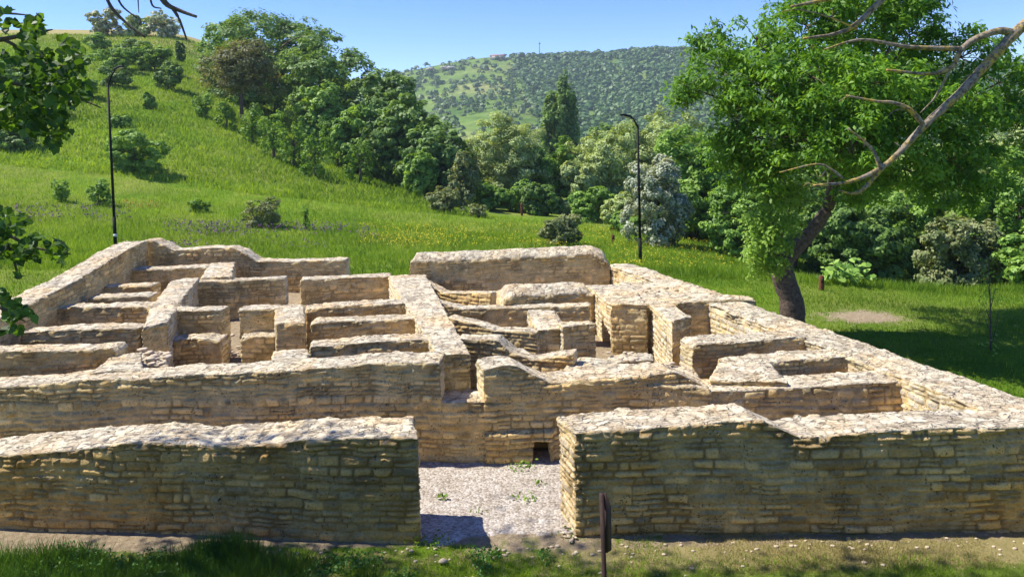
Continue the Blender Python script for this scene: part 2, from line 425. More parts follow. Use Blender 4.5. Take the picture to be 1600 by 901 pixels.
OCHRE = np.array([.86, .60, .235]); PALE = np.array([.90, .71, .375]); MORT = np.array([.80, .62, .31])
TOPC = np.array([.80, .70, .50]); TOPD = np.array([.56, .455, .31])
_wall_id = [0]
def wall(label, A, B, C, D, ztop, z0, res=None, crown=0.0, rough=1.0, extra=None, weather=0.3, worn=.03, group=None, green=0.0, cat='wall', name='stone_wall'):
    """A,B front edge (s=0..1), D,C back edge; ztop(s,w) height; one displaced mesh"""
    _wall_id[0] += 1; seed = 3 if 'court' in label else _wall_id[0]+3
    A, B, C, D = [np.array(p[:2], float) for p in (A, B, C, D)]
    cen = (A+B+C+D)/4
    L = (np.linalg.norm(B-A)+np.linalg.norm(C-D))/2; W = (np.linalg.norm(D-A)+np.linalg.norm(C-B))/2
    if res is None: res = float(np.clip(np.linalg.norm(cen)*.00165, .021, .055))
    Hm = float(np.max(ztop(np.linspace(0, 1, 20), np.zeros(20)))-z0)
    ns, nw, nh = max(3, int(L/res)), max(3, int(W/res)), max(3, int(Hm/res))
    sax = (B-A)+(C-D); sax /= np.linalg.norm(sax); wax = np.array([-sax[1], sax[0]])
    if np.dot(wax, (D-A)) < 0: wax = -wax
    S_ = np.linspace(0, 1, ns+1); W_ = np.linspace(0, 1, nw+1); H_ = np.linspace(0, 1, nh+1)
    pts = []; faces = []; off = 0
    def patch(s, w_, h, flip):
        nonlocal off
        n1, n2 = s.shape
        k = np.arange(n1*n2).reshape(n1, n2)+off
        f = np.stack([k[:-1, :-1], k[1:, :-1], k[1:, 1:], k[:-1, 1:]], -1).reshape(-1, 4)
        if flip: f = f[:, ::-1]
        pts.append(np.stack([s.ravel(), w_.ravel(), h.ravel()], -1)); faces.append(f); off += n1*n2
    s, h = np.meshgrid(S_, H_, indexing='ij'); patch(s, s*0, h, False); patch(s, s*0+1, h, True)
    s, w2 = np.meshgrid(S_, W_, indexing='ij'); patch(s, w2, s*0+1, False)
    w2, h = np.meshgrid(W_, H_, indexing='ij'); patch(w2*0, w2, h, True); patch(w2*0+1, w2, h, False)
    p = np.concatenate(pts); F = np.concatenate(faces)
    s, w_, h = p[:, 0], p[:, 1], p[:, 2]
    xy = (A[None]*(1-s)[:, None]+B[None]*s[:, None])*(1-w_)[:, None]+(D[None]*(1-s)[:, None]+C[None]*s[:, None])*w_[:, None]
    zt = ztop(s, w_)+crown*(1-(2*w_-1)**2)*sstep(0, .25/max(L, .3), s)*sstep(0, .25/max(L, .3), 1-s)
    zt = zt+.018*rough*vnoise(xy[:, 0]*1.1, xy[:, 1]*1.1, seed*1.3)+.012*rough*vnoise(xy[:, 0]*4.5, xy[:, 1]*4.5, seed*2.3)
    hh_ = _h(np.array([seed, seed+1]), np.array([3, 4]), np.array([5, 6]), 9)
    zt = zt-worn*rough*(hh_[0]*np.clip(1-s*L/.55, 0, 1)**2+hh_[1]*np.clip(1-(1-s)*L/.55, 0, 1)**2)*(1+.5*vnoise(xy[:, 0]*5, xy[:, 1]*5, seed*4.1))
    z = z0+(zt-z0)*h
    r = .032
    ds0, ds1 = s*L, (1-s)*L; dw0, dw1 = w_*W, (1-w_)*W; dh = zt-z
    cs0, cs1, cw0, cw1, chh = [np.clip(1-d/r, 0, 1) for d in (ds0, ds1, dw0, dw1, dh)]
    u_l = xy@sax; u_w = xy@wax
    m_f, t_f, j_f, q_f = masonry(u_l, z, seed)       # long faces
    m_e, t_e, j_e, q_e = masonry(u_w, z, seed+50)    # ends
    rt, tt, jt = rubble(u_l, u_w, seed)
    # bigger ragged stones in the top course
    lip = sstep(.30, .05, dh)
    m_f = m_f+lip*rough*(.035*vnoise(u_l*4.2, z*4, seed+20.)+.06*(q_f-.5))+.03*rough*vnoise(u_l*.9, z*1.2, seed+2.)
    m_e = m_e+lip*.05*rough*vnoise(u_w*3.2, z*4, seed+21.)
    rt = .6*rt+.006*rough*vnoise(u_l*9, u_w*9, seed*1.1)
    den = cs0+cs1+cw0+cw1+chh+1e-9
    amt = (cs0*m_e+cs1*m_e+cw0*m_f+cw1*m_f+chh*rt)/den
    nvec = (sax[None]*(cs1-cs0)[:, None]+wax[None]*(cw1-cw0)[:, None]); nz = chh
    nl = np.sqrt(nvec[:, 0]**2+nvec[:, 1]**2+nz**2)+1e-9
    edge = np.clip(den-1, 0, 1)
    chip = edge*(.002+.07*rough*np.clip(vnoise(u_l*6+u_w*6, z*4, seed+33.), 0, 1))
    amt = amt-chip
    V = np.concatenate([xy+nvec/nl[:, None]*amt[:, None], (z+nz/nl*amt)[:, None]], 1)
    # stone colour, with joint shadow and sunlit ends painted in
    istop = chh/den
    fc = OCHRE*(1-.6*t_f)[:, None]+PALE*(.6*t_f)[:, None]
    tone = (.62+.7*_h((t_f*9999).astype(int), (t_f*0).astype(int), (t_f*0).astype(int), 4))[:, None]
    fc = fc*tone
    grey = (q_f > .86)[:, None]; fc = np.where(grey, fc*np.array([.72, .78, .9]), fc)
    shade_f = np.clip(j_f-1, 0, 1); j_f = np.clip(j_f, 0, 1)
    fc = fc*(1-j_f)[:, None]+MORT*(.9*j_f)[:, None]; fc = fc*(1-np.array([.36, .40, .45])*shade_f[:, None])  # joint edges darkened to stand in for shadow under the stones
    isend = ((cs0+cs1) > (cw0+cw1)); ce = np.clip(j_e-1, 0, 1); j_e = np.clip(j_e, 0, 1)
    fe = (TOPC*(.85+.3*t_e)[:, None])*(1-j_e)[:, None]+MORT*(j_e*1.1)[:, None]; fe = fe*(1-.5*ce)[:, None]  # ends painted paler, as if sunlit; their joints get painted shadow too
    fc = np.where(isend[:, None], fe, fc)
    tc = TOPD*(1-np.clip(tt*1.4, 0, 1))[:, None]+TOPC*np.clip(tt*1.4, 0, 1)[:, None]
    tc = tc*(1-.38*jt)[:, None]
    # lichen and rain stain, patches of their own under the top and low down
    st = sstep(.1, .6, fbm(u_l*.7, z*1.3, seed+8., 3)+lip*.35)*weather
    fc = fc*(1-st[:, None]*np.array([.50, .50, .52]))
    if green: fc = fc*(1-green*np.array([.28, .42, .60])*(.65+.35*fbm(u_l*.9, z*.9, seed+4.))[:, None])  # olive tint: algae and stain, with green bounce light painted in
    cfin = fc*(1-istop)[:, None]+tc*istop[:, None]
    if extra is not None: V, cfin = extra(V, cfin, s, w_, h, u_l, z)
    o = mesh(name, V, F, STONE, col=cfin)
    mod_loc = np.array([cen[0], cen[1], z0])
    o.data.transform(Matrix.Translation(Vector(-mod_loc))); o.location = mod_loc
    bm_weld(o)
    tag(o, label, cat, group or 'excavated stone walls of the ruin', 'thing')
    return o
def bm_weld(o):
    import bmesh
    bm = bmesh.new(); bm.from_mesh(o.data); bmesh.ops.remove_doubles(bm, verts=bm.verts, dist=.0004)
    bm.to_mesh(o.data); bm.free()

def zi(py): return float(np.interp(py, [427, 553], [1.72, 2.16]))
def wallT(label, pts, zl=None, zr=None, thick=.65, back=None, z0=None, skew=None, **kw):
    """wall running across the view; pts = front top edge in the photo, left to right"""
    zl = zi(pts[0][1]) if zl is None else zl; zr = zi(pts[-1][1]) if zr is None else zr
    A = P(*pts[0], zl); B = P(*pts[-1], zr)
    return wallAB(label, A, B, pts, thick, z0, skew, **kw)
def wallAB(label, A, B, pts, thick, z0=None, skew=None, **kw):
    ab = (B-A)[:2]; n = np.array([-ab[1], ab[0]])/np.linalg.norm(ab)
    ss = []; zz = []
    for (px, py) in pts:
        d = ray(px, py)
        # vertical plane through A,B
        t_ = np.dot(n, A[:2])/np.dot(n, d[:2]); q = d*t_
        ss.append(np.dot(q[:2]-A[:2], ab)/np.dot(ab, ab)); zz.append(CH+q[2])
    ss = np.array(ss); zz = np.array(zz)
    th = n*thick
    if skew is not None: th = np.array([-math.tan(math.radians(skew))*thick, thick])
    C = B[:2]+th; D = A[:2]+th
    if z0 is None: z0 = float(gz((A[0]+B[0])/2, (A[1]+B[1])/2))-.15
    return wall(label, A, B, C, D, lambda s, w_: np.interp(s, ss, zz), z0, **kw)
def wallQ(label, c4, z0=None, **kw):
    """four top corners (px, py, z): near-left, near-right, far-right, far-left"""
    Pq = [P(*c) for c in c4]; zs = [c[2] for c in c4]
    f = lambda s, w_: (zs[0]*(1-s)+zs[1]*s)*(1-w_)+(zs[3]*(1-s)+zs[2]*s)*w_
    cx = sum(p[0] for p in Pq)/4; cy = sum(p[1] for p in Pq)/4
    if z0 is None: z0 = float(gz(cx, cy))-.15
    return wall(label, Pq[0], Pq[1], Pq[2], Pq[3], f, z0, **kw)

# front walls
FRY = 12.5
A = Q(-40, 714, 13.35); B = Q(653, 683, 12.45)
wallAB('long shaded front wall left of the gravel gateway, dappled light on its top', A, B,
       [(-40, 714), (0, 712), (109, 703), (188, 694), (258, 691), (332, 699), (481, 688), (560, 685), (652, 682)], 1.0, -.25, skew=12, res=.022, green=.85, weather=.6, rough=1.3)
A = Q(897, 675, 12.55); B = Q(1720, 662, 12.3)
wallAB('tall shaded front wall right of the gravel gateway behind the brown sign', A, B,
       [(897, 675), (965, 672), (1050, 665), (1190, 657), (1215, 668), (1250, 683), (1350, 675), (1500, 668), (1600, 667), (1720, 664)], .86, -.25, skew=14, res=.022, green=.62, weather=.4, rough=1.3)
# long wall behind the court
def drain(V, c, s, w_, h, u, z):
    f = w_ < .001
    cx = Q(846, 715, 15.6)[0]; x = V[:, 0]
    zb = 0.0; hh = .46; hw = .19
    ins = f & (np.abs(x-cx) < hw*(1-.25*np.clip(z/hh, 0, 1))) & (z < hh)
    V[ins, 1] += .62; c[ins] *= .5  # hole's inside also painted darker, as shade
    # footing ledge
    xl = Q(690, 700, 15.6)[0]; xr = Q(864, 700, 15.6)[0]
    led = f & (x > xl) & (x < xr) & (z < .66+.03*vnoise(x*2, 0, 1.)) & ~ins
    V[led, 1] -= .11
    return V, c
wallAB('long ochre wall behind the gravel court, left of the stepped doorway notch', Q(-60, 609, 15.75), Q(688, 566, 15.62),
       [(-60, 609), (0, 605), (60, 602), (130, 594), (200, 592), (300, 586), (440, 580), (520, 573), (590, 567), (688, 566)], .82, -.2, res=.027, weather=.45)
wallAB('low sunlit doorway threshold in the court wall, below the spine wall end', Q(668, 629, 15.62), Q(778, 626, 15.60),
       [(668, 628), (778, 626)], .85, -.2, res=.027, weather=.2, name='door_threshold', cat='threshold')
wallAB('ochre court wall with an arched drain hole, right of the doorway notch', Q(755, 575, 15.6), Q(1128, 612, 15.6),
       [(755, 575), (785, 571), (808, 572), (832, 586), (862, 598), (910, 593), (1005, 588), (1041, 584), (1053, 581), (1080, 592), (1110, 608), (1128, 611)], .82, -.2, skew=14, res=.027, weather=.4, extra=drain, rough=1.2)
wallAB('low ochre wall with white broken stones, nearest wall of the right-hand rooms', Q(1110, 609, 15.32), Q(1475, 594, 15.32),
       [(1110, 611), (1177, 609), (1240, 606), (1333, 599), (1436, 595), (1475, 594)], .8, -.2, res=.03, weather=.4)

# outer walls left, back and right
zf = 3.1
c_far_in = P(231, 375, 3.12); c_near_in = P(-110, 560, 2.45)
dirn = (c_far_in-c_near_in)[:2]; dirn /= np.linalg.norm(dirn); outn = np.array([-dirn[1], dirn[0]])
wall('tall outer wall running away up the left side of the ruin', c_near_in, c_far_in, c_far_in[:2]+outn*.95, c_near_in[:2]+outn*.95,
     lambda s, w_: 2.45+.67*s+.05*np.sin(s*9), 0.2, res=.035, weather=.2)
wallT('back left wall with a wavy top under the lavender meadow', [(226, 375), (238, 375), (272, 391), (310, 388), (360, 386), (378, 393), (400, 408), (450, 408), (538, 406)], 3.1, 2.17, .75, z0=.4, weather=.15)
wallT('tall regular back wall with a rough white rounded top', [(640, 409), (700, 407), (790, 404), (900, 399), (925, 398), (940, 404), (953, 412)], 2.2, 1.98, 1.1, z0=.4, crown=.28, weather=.1, rough=1.5)
wallQ('long outer wall running down the right side of the ruin to the front corner', [(1700, 700, 1.70), (1700, 654, 1.70), (990, 411, 1.95), (950, 411, 1.95)], -.2, res=.03, weather=.25, rough=1.2)

# spine
wallQ('straight spine wall climbing the middle of the ruin above the doorway', [(686, 556, 2.14), (734, 553, 2.14), (665, 428, 1.72), (606, 430, 1.72)], 0.3, res=.03, weather=.15)

# left rooms
wallT('farthest low cross wall of the left rooms', [(190, 422), (255, 420), (324, 416)], 2.24, 2.24, .8)
wallT('short low cross wall, second from the back in the left rooms', [(157, 448), (238, 446)], 2.12, 2.12, .6)
wallT('third cross wall from the back in the left rooms, pale top', [(136, 465), (236, 461)], 2.14, 2.14)
wallT('fourth cross wall from the back in the left rooms, broken left end', [(80, 484), (110, 480), (236, 479)], 2.14, 2.14, rough=1.6)
wallT('fifth cross wall from the back, beside the broken pillar end', [(30, 520), (120, 514), (215, 513)], 2.14, 2.14, rough=1.3)
wallT('nearest cross wall of the left rooms with a tapering right end', [(-60, 553), (0, 549), (135, 547), (173, 543), (180, 549)], 2.13, 2.1)
wallQ('far piece of the left dividing wall with flat pale top', [(312, 434, 2.2), (362, 432, 2.2), (368, 409, 2.24), (328, 410, 2.24)])
wallQ('middle piece of the left dividing wall, wide pale top', [(238, 474, 2.16), (284, 468, 2.16), (312, 432, 2.2), (268, 436, 2.2)], rough=1.3)
wallQ('tall broken pillar end of the left dividing wall', [(222, 512, 2.18), (262, 502, 2.2), (284, 468, 2.17), (238, 472, 2.17)], rough=2.0, weather=.25)
wallQ('low rubble stump below the broken pillar end', [(212, 575, 1.75), (262, 570, 1.62), (262, 548, 1.6), (214, 548, 1.75)], rough=2.2)
wallQ('low sunlit stub joining the court wall at the left rooms', [(140, 582, 2.02), (222, 578, 2.02), (221, 548, 1.98), (172, 556, 1.98)], rough=1.2)
wallT('dark cross wall with white specks right of the dividing wall', [(296, 440), (380, 438), (445, 434)], 2.14, 2.12, .55, weather=.4)
wallT('cross wall above the dark ledge beside the broken pillar end', [(262, 484), (300, 486), (345, 484)], 2.12, 2.1, .6)
wallT('low dark ledge beside the gravel steps, left of them', [(255, 534), (300, 530), (345, 530)], 1.45, 1.45, .7, rough=1.6, weather=.5)
wallT('upper square pier face right of the gravel steps', [(373, 483), (434, 481)], 2.08, 2.06, .6)
wallT('low ledge under the square pier, right of the gravel steps', [(375, 527), (430, 524)], 1.4, 1.4, .6)
wallQ('short stub wall seen end-on between the pier and the three cross walls', [(430, 506, 2.08), (477, 504, 2.08), (473, 475, 2.06), (431, 476, 2.06)], weather=.25, rough=1.3)
wallQ('low sunlit stub joining the court wall below the end-on stub', [(424, 572, 2.0), (482, 570, 2.0), (482, 545, 1.93), (427, 547, 1.93)], rough=1.2)
wallT('regular ochre block wall at the back, left of the spine', [(468, 437), (540, 434), (610, 431)], thick=.7)
wallT('farthest dark cross wall joined to the left of the spine', [(477, 482), (560, 476), (640, 473)], weather=.5)
wallT('second cross wall joined to the left of the spine', [(486, 507), (495, 503), (560, 502), (655, 497)])
wallT('third and nearest cross wall joined to the left of the spine', [(484, 541), (520, 540), (590, 534), (675, 530)], weather=.5, rough=1.5)

# right of the spine
wallT('farthest swooping cross wall joined to the right of the spine', [(643, 432), (668, 444), (691, 457), (767, 457)], 1.72, 1.55, .42, rough=.5)
wallT('second swooping cross wall right of the spine, long flat part', [(672, 470), (700, 477), (721, 482), (823, 480), (922, 477)], 1.82, 1.72, .5, rough=.6)
wallQ('short sunlit stub running down between two cross walls', [(840, 514, 1.9), (888, 512, 1.9), (867, 482, 1.8), (824, 483, 1.8)], rough=1.5)
wallT('low cross wall left of the tall pier with the arch', [(880, 510), (930, 506)], thick=.5)
wallT('third swooping cross wall right of the spine', [(697, 496), (715, 500), (745, 506), (772, 516), (839, 518)], 2.0, 1.85, .45, weather=.4, rough=.5)
wallT('nearest swooping cross wall right of the spine, behind the notch', [(714, 528), (740, 531), (775, 530), (799, 550), (832, 562), (896, 553)], 2.1, 1.85, .48, weather=.35, rough=.5)
wallT('rounded lumpy white wall in the middle of the right rooms', [(787, 468), (797, 464), (860, 461), (930, 458)], 1.8, 1.8, 1.3, crown=.25, rough=2.2, weather=.1)
def arch(V, c, s, w_, h, u, z):
    e = s < .001; f = e & (w_ > .03) & (w_ < .32) & (z < 1.02-.9*np.abs(w_-.18))
    V[f, 0] += .7; c[f] *= .5  # shade of the arch opening painted into its colour
    return V, c
wallQ('tall pier with a bright left side and a small arch at its foot', [(954, 474, 1.92), (1011, 476, 1.92), (985, 444, 1.86), (915, 444, 1.86)], z0=.3, weather=.3, rough=1.3, extra=arch)
wallT('tall recess wall joined to the right outer wall', [(1003, 474), (1068, 473), (1145, 466), (1182, 470)], 1.86, 1.84, .6, weather=.4)
wallQ('broad flat masonry between the tall pier and the right outer wall', [(985, 470, 1.86), (1140, 466, 1.86), (1078, 441, 1.84), (968, 441, 1.84)], rough=1.4)
wallQ('end-on wall jutting forward from the recess, bright left side', [(1050, 503, 2.04), (1080, 494, 2.0), (1047, 470, 1.86), (1012, 470, 1.86)], z0=.3, weather=.35, rough=1.3)
wallT('cross wall with a rounded left end in front of the recess', [(1082, 541), (1092, 536), (1173, 534), (1262, 526)], 1.86, 1.84, .75, rough=1.3)
wallT('cross wall joined to the right outer wall, second from the front', [(1140, 572), (1200, 567), (1243, 562), (1345, 555)], 1.72, 1.74, .7, rough=1.2)
wallQ('short sunlit wall linking the two front right cross walls', [(1108, 592, 1.66), (1232, 597, 1.66), (1205, 566, 1.72), (1122, 564, 1.72)], rough=1.3)
wallQ('wide low sunlit platform behind the drain wall', [(868, 592, 1.62), (1112, 604, 1.62), (1078, 572, 1.5), (905, 556, 1.5)], rough=1.8)
wallQ('flat broken slab lying below the tall pier', [(962, 566, 1.55), (1024, 562, 1.55), (1012, 549, 1.5), (950, 553, 1.5)], z0=1.2, rough=2.0)

# ------------------------------------------------------------------ plants
def leaves(cen, nrm, size, aspect=.5, rng=RNG, droop=0.0, shape=4, tone=None):
    n = len(cen)
    nrm = nrm/(np.linalg.norm(nrm, axis=1)[:, None]+1e-9)
    r = rng.normal(size=(n, 3)); r[:, 2] -= droop
    t_ = r-nrm*np.sum(r*nrm, 1)[:, None]; t_ /= (np.linalg.norm(t_, axis=1)[:, None]+1e-9)
    b_ = np.cross(nrm, t_)
    sz = (size*rng.uniform(.6, 1.35, n))[:, None]
    if shape == 4:
        V = np.stack([cen-t_*sz*.5, cen+b_*sz*aspect*.5-t_*sz*.05, cen+t_*sz*.5, cen-b_*sz*aspect*.5-t_*sz*.05], 1)
        V[:, [1, 3]] += (nrm*sz*.10)[:, None]
        F = np.arange(n*4).reshape(n, 4); k = 4
    else:   # broad pointed leaf of 6
        V = np.stack([cen-t_*sz*.45, cen-t_*sz*.30+b_*sz*aspect*.42, cen+t_*sz*.02+b_*sz*aspect*.48, cen+t_*sz*.58,
                      cen+t_*sz*.02-b_*sz*aspect*.48, cen-t_*sz*.30-b_*sz*aspect*.42], 1)
        V[:, [1, 2, 4, 5]] += (nrm*sz*.09)[:, None]
        F = np.arange(n*6).reshape(n, 6); k = 6
    if tone is None: tone = rng.uniform(0, 1, n)
    return V.reshape(-1, 3), F, np.repeat(tone, k)
def crown_points(c, R, n, rng, lobes=9, sub=38, fill=.35, flat=.0, lobr=(.38, .62), low=False):
    c = np.array(c, float); R = np.array(R, float)
    d = rng.normal(size=(lobes, 3)); d /= np.linalg.norm(d, axis=1)[:, None]
    d[:, 2] *= .9
    lc = d*rng.uniform(.35, .68, (lobes, 1)); lr = rng.uniform(*lobr, lobes)
    if low:
        zz = np.linspace(-.72, .55, lobes)+rng.normal(size=lobes)*.05; an = rng.uniform(0, 6.283)+np.arange(lobes)*2.4+rng.normal(size=lobes)*.3
        rr_ = np.sqrt(np.clip(1-1.1*np.clip(zz, 0, 1)**2, 0, 1))*rng.uniform(.40, .66, lobes)
        lc = np.stack([np.cos(an)*rr_, np.sin(an)*rr_, zz], 1); lr = rng.uniform(.36, .5, lobes)
    # sub clumps on lobe shells
    ns = lobes*sub
    li = rng.integers(0, lobes, ns)
    e = rng.normal(size=(ns, 3)); e /= np.linalg.norm(e, axis=1)[:, None]
    if not low: e[:, 2] = np.where(e[:, 2] < -.5, -e[:, 2]*.6, e[:, 2])
    sc = lc[li]+e*(lr[li]*rng.uniform(.72, 1.05, ns))[:, None]
    srad = rng.uniform(.07, .17, ns); stone = rng.uniform(-.25, .25, ns)
    k = rng.integers(0, ns, n)
    g = rng.normal(size=(n, 3)); g *= (rng.uniform(.2, 1, n)**.5/np.linalg.norm(g, axis=1))[:, None]
    p = sc[k]+g*srad[k][:, None]*np.array([1.15, 1.15, .8-flat])
    nrm = g*.55+e[k]*.6+rng.normal(size=(n, 3))*.35+np.array([0, 0, .45])
    tone = np.clip(.45+stone[k]+rng.normal(size=n)*.2, 0, 1)
    return c+p*R, nrm, tone
def tube(pts, rad, sides=8, rng=None, wob=0.0):
    pts = np.array(pts, float); rad = np.array(rad, float)
    V = []; up = np.array([0., 0, 1])
    for i, p in enumerate(pts):
        d = pts[min(i+1, len(pts)-1)]-pts[max(i-1, 0)]; d /= np.linalg.norm(d)+1e-9
        a = np.cross(d, up if abs(d[2]) < .9 else np.array([0., 1, 0])); a /= np.linalg.norm(a)
        b_ = np.cross(d, a)
        th = np.linspace(0, 2*math.pi, sides, endpoint=False)
        rr = rad[i]*(1+(rng.uniform(-wob, wob, sides) if rng is not None and wob else 0))
        V.append(p+(np.cos(th)*rr)[:, None]*a+(np.sin(th)*rr)[:, None]*b_)
    n = len(pts); V = np.concatenate(V)
    k = np.arange(n*sides).reshape(n, sides); kn = np.roll(k, -1, 1)
    F = np.stack([k[:-1], kn[:-1], kn[1:], k[1:]], -1).reshape(-1, 4)
    c0 = len(V); V = np.concatenate([V, pts[:1], pts[-1:]])
    T = np.concatenate([np.stack([kn[0], k[0], np.full(sides, c0)], -1), np.stack([k[-1], kn[-1], np.full(sides, c0+1)], -1)])
    return V, F, T
def smoothpath(pts, n=6):
    pts = np.array(pts, float); out = []
    P_ = np.vstack([2*pts[0]-pts[1], pts, 2*pts[-1]-pts[-2]])
    for i in range(1, len(P_)-2):
        for t_ in np.linspace(0, 1, n, endpoint=False):
            a, b_, c_, d_ = P_[i-1:i+3]
            out.append(.5*((2*b_)+(-a+c_)*t_+(2*a-5*b_+4*c_-d_)*t_**2+(-a+3*b_-3*c_+d_)*t_**3))
    out.append(pts[-1]); return np.array(out)
class MB:
    def __init__(s): s.V = []; s.Q = []; s.T = []; s.n = 0
    def add(s, V, F=None, T=None):
        if F is not None and len(F): s.Q.append(np.asarray(F)+s.n)
        if T is not None and len(T): s.T.append(np.asarray(T)+s.n)
        s.V.append(np.asarray(V, float)); s.n += len(V)
    def tube(s, pts, r0, r1=None, sides=8, n=5, wob=.0, rng=None, smooth=True):
        p = smoothpath(pts, n) if (smooth and len(pts) > 2) else np.array(pts, float)
        r = np.linspace(r0, r1 if r1 is not None else r0, len(p))
        s.add(*tube(p, r, sides, rng, wob))
    def box(s, lo, hi, bev=0):
        x0, y0, z0 = lo; x1, y1, z1 = hi
        V = [(x0, y0, z0), (x1, y0, z0), (x1, y1, z0), (x0, y1, z0), (x0, y0, z1), (x1, y0, z1), (x1, y1, z1), (x0, y1, z1)]
        s.add(V, [(0, 3, 2, 1), (4, 5, 6, 7), (0, 1, 5, 4), (1, 2, 6, 5), (2, 3, 7, 6), (3, 0, 4, 7)])
    def build(s, name, mat, parent=None, smooth=False):
        Fs = []
        if s.Q: Fs.append(np.concatenate(s.Q))
        if s.T: Fs.append(np.concatenate(s.T))
        return mesh(name, np.concatenate(s.V), Fs, mat, parent, smooth=smooth)

def tree(label, px, ytop, ybot, d, wpx, mat, lsize, n, seed, name='tree', cat='tree', group=None, lobes=11, depth=.8, aspect=.55, trunk=True, droop=0, flat=0, bark=None, sub=38, lobr=(.38, .62), crownname='crown', toground=True):
    """crown outline given by its centre column, top and bottom rows in the photo, distance d, width in photo pixels"""
    rng = np.random.default_rng(seed)
    top = Q(px, ytop, d); bot = Q(px, ybot, d)
    x = top[0]; base = float(gz(x, d))
    rx = wpx/2*d/FP*1.12; rz = (top[2]-bot[2])/2; cz = (top[2]+bot[2])/2
    if toground:
        rz = (top[2]-base)/2; cz = base+rz
    wide = 1.12
    e = empty(name, (x, d, base)); tag(e, label, cat, group)
    c = np.array([x, d, cz]); R = np.array([rx, rx*depth, rz])
    if 'poplar against' in label: lobes, lobr = 16, (.5, .6)
    pts, nr, tn = crown_points(c, R*np.array([1, 1, 1]), n, rng, lobes, sub, flat=flat, lobr=lobr, low=toground)
    if 'poplar against' in label:
        k_ = 1-.22*np.clip((pts[:, 2]-c[2])/R[2], 0, 1)**3; pts[:, 0] = c[0]+(pts[:, 0]-c[0])*.85*k_; pts[:, 1] = c[1]+(pts[:, 1]-c[1])*k_
    ok = pts[:, 2] > gz(pts[:, 0], pts[:, 1])+.02
    pts, nr, tn = pts[ok], nr[ok], tn[ok]
    V, F, tone = leaves(pts, nr, lsize, aspect, rng, droop, tone=tn)
    mesh(crownname, V, F, mat, e, col=tone)
    if trunk:
        mb = MB(); r = max(.05, rz*.055)
        p0 = np.array([x, d, base-.1]); p1 = np.array([x+rng.uniform(-.1, .1)*rx, d, base*.4+(cz)*.6]); p2 = c+np.array([rng.uniform(-.2, .2)*rx, 0, rz*.3])
        mb.tube([p0, p1, p2], r*1.3, r*.4, 7)
        for k in range(6):
            q = p1*(1-k/8)+p2*(k/8); a = rng.uniform(0, 6.28)
            mb.tube([q, q+np.array([math.cos(a)*rx*.35, math.sin(a)*rx*.3, rz*.25]), q+np.array([math.cos(a)*rx*.7, math.sin(a)*rx*.6, rz*.35])], r*.5, r*.1, 5, 3)
        mb.build('trunk' if name != 'bush' else 'stem', bark or BARK, e, smooth=True)
    return e
G_H = 'dark trees lining the hillside'; G_V = 'trees of the valley wood'; G_B = 'bushes scattered on the meadow'; G_S = 'shrubs along the slope edge'
# far skyline bushes on the hill crest
for i_, (px, yt, yb, wd, lb) in enumerate([(165, 12, 56, 46, 'silvery bush on the hill crest, leftmost against the sky'), (215, 22, 54, 40, 'small grey-green bush on the hill crest between two silvery ones'), (255, 18, 54, 52, 'wide silvery bush on the hill crest, nearest the big dark tree')]):
    tree(lb, px, yt, yb, 148, wd, L_SILVER if i_ != 1 else L_WILLOW, .75, 1800, 100+i_, 'bush', 'bush', 'silvery bushes on the hill crest', 6)
# dark trees down the hillside
for i_, (px, yt, yb, d, wd, m_, lb) in enumerate([
    (425, 8, 150, 108, 200, L_DARK, 'largest dark tree on the skyline with a broad flat crown'),
    (350, 25, 110, 118, 70, L_MID, 'lighter crown at the left shoulder of the skyline tree'),
    (520, 62, 190, 98, 150, L_DARK, 'round dark tree stepping down right of the skyline tree'),
    (590, 98, 200, 92, 110, L_DARK, 'dark tree crown touching the sky above the far hill slope'),
    (615, 150, 275, 82, 120, L_DARK, 'dark tree in the middle of the hillside row'),
    (560, 160, 235, 84, 90, L_MID, 'mid green tree in front of the round dark tree'),
    (672, 190, 300, 78, 100, L_DARK, 'dark tree near the foot of the hillside row'),
    (655, 232, 290, 74, 45, L_MID, 'small upright green tree at the foot of the dark row'),
    (500, 130, 225, 90, 80, L_MID, 'leafy mid green tree below the round dark tree'),
    (715, 225, 300, 76, 60, L_DARK, 'last dark tree beside the pale flowering bush')]):
    tree(lb, px, yt, yb, d, wd, m_, .48, int(13000*(wd/100)**1.3)+4500, 200+i_, group=G_H, lobes=11, flat=.1)
tree('brownish olive tree standing alone on the slope with a bare dark trunk', 372, 58, 160, 92, 122, L_OLIVE, .36, 11000, 231, lobes=12, name='tree', toground=False)
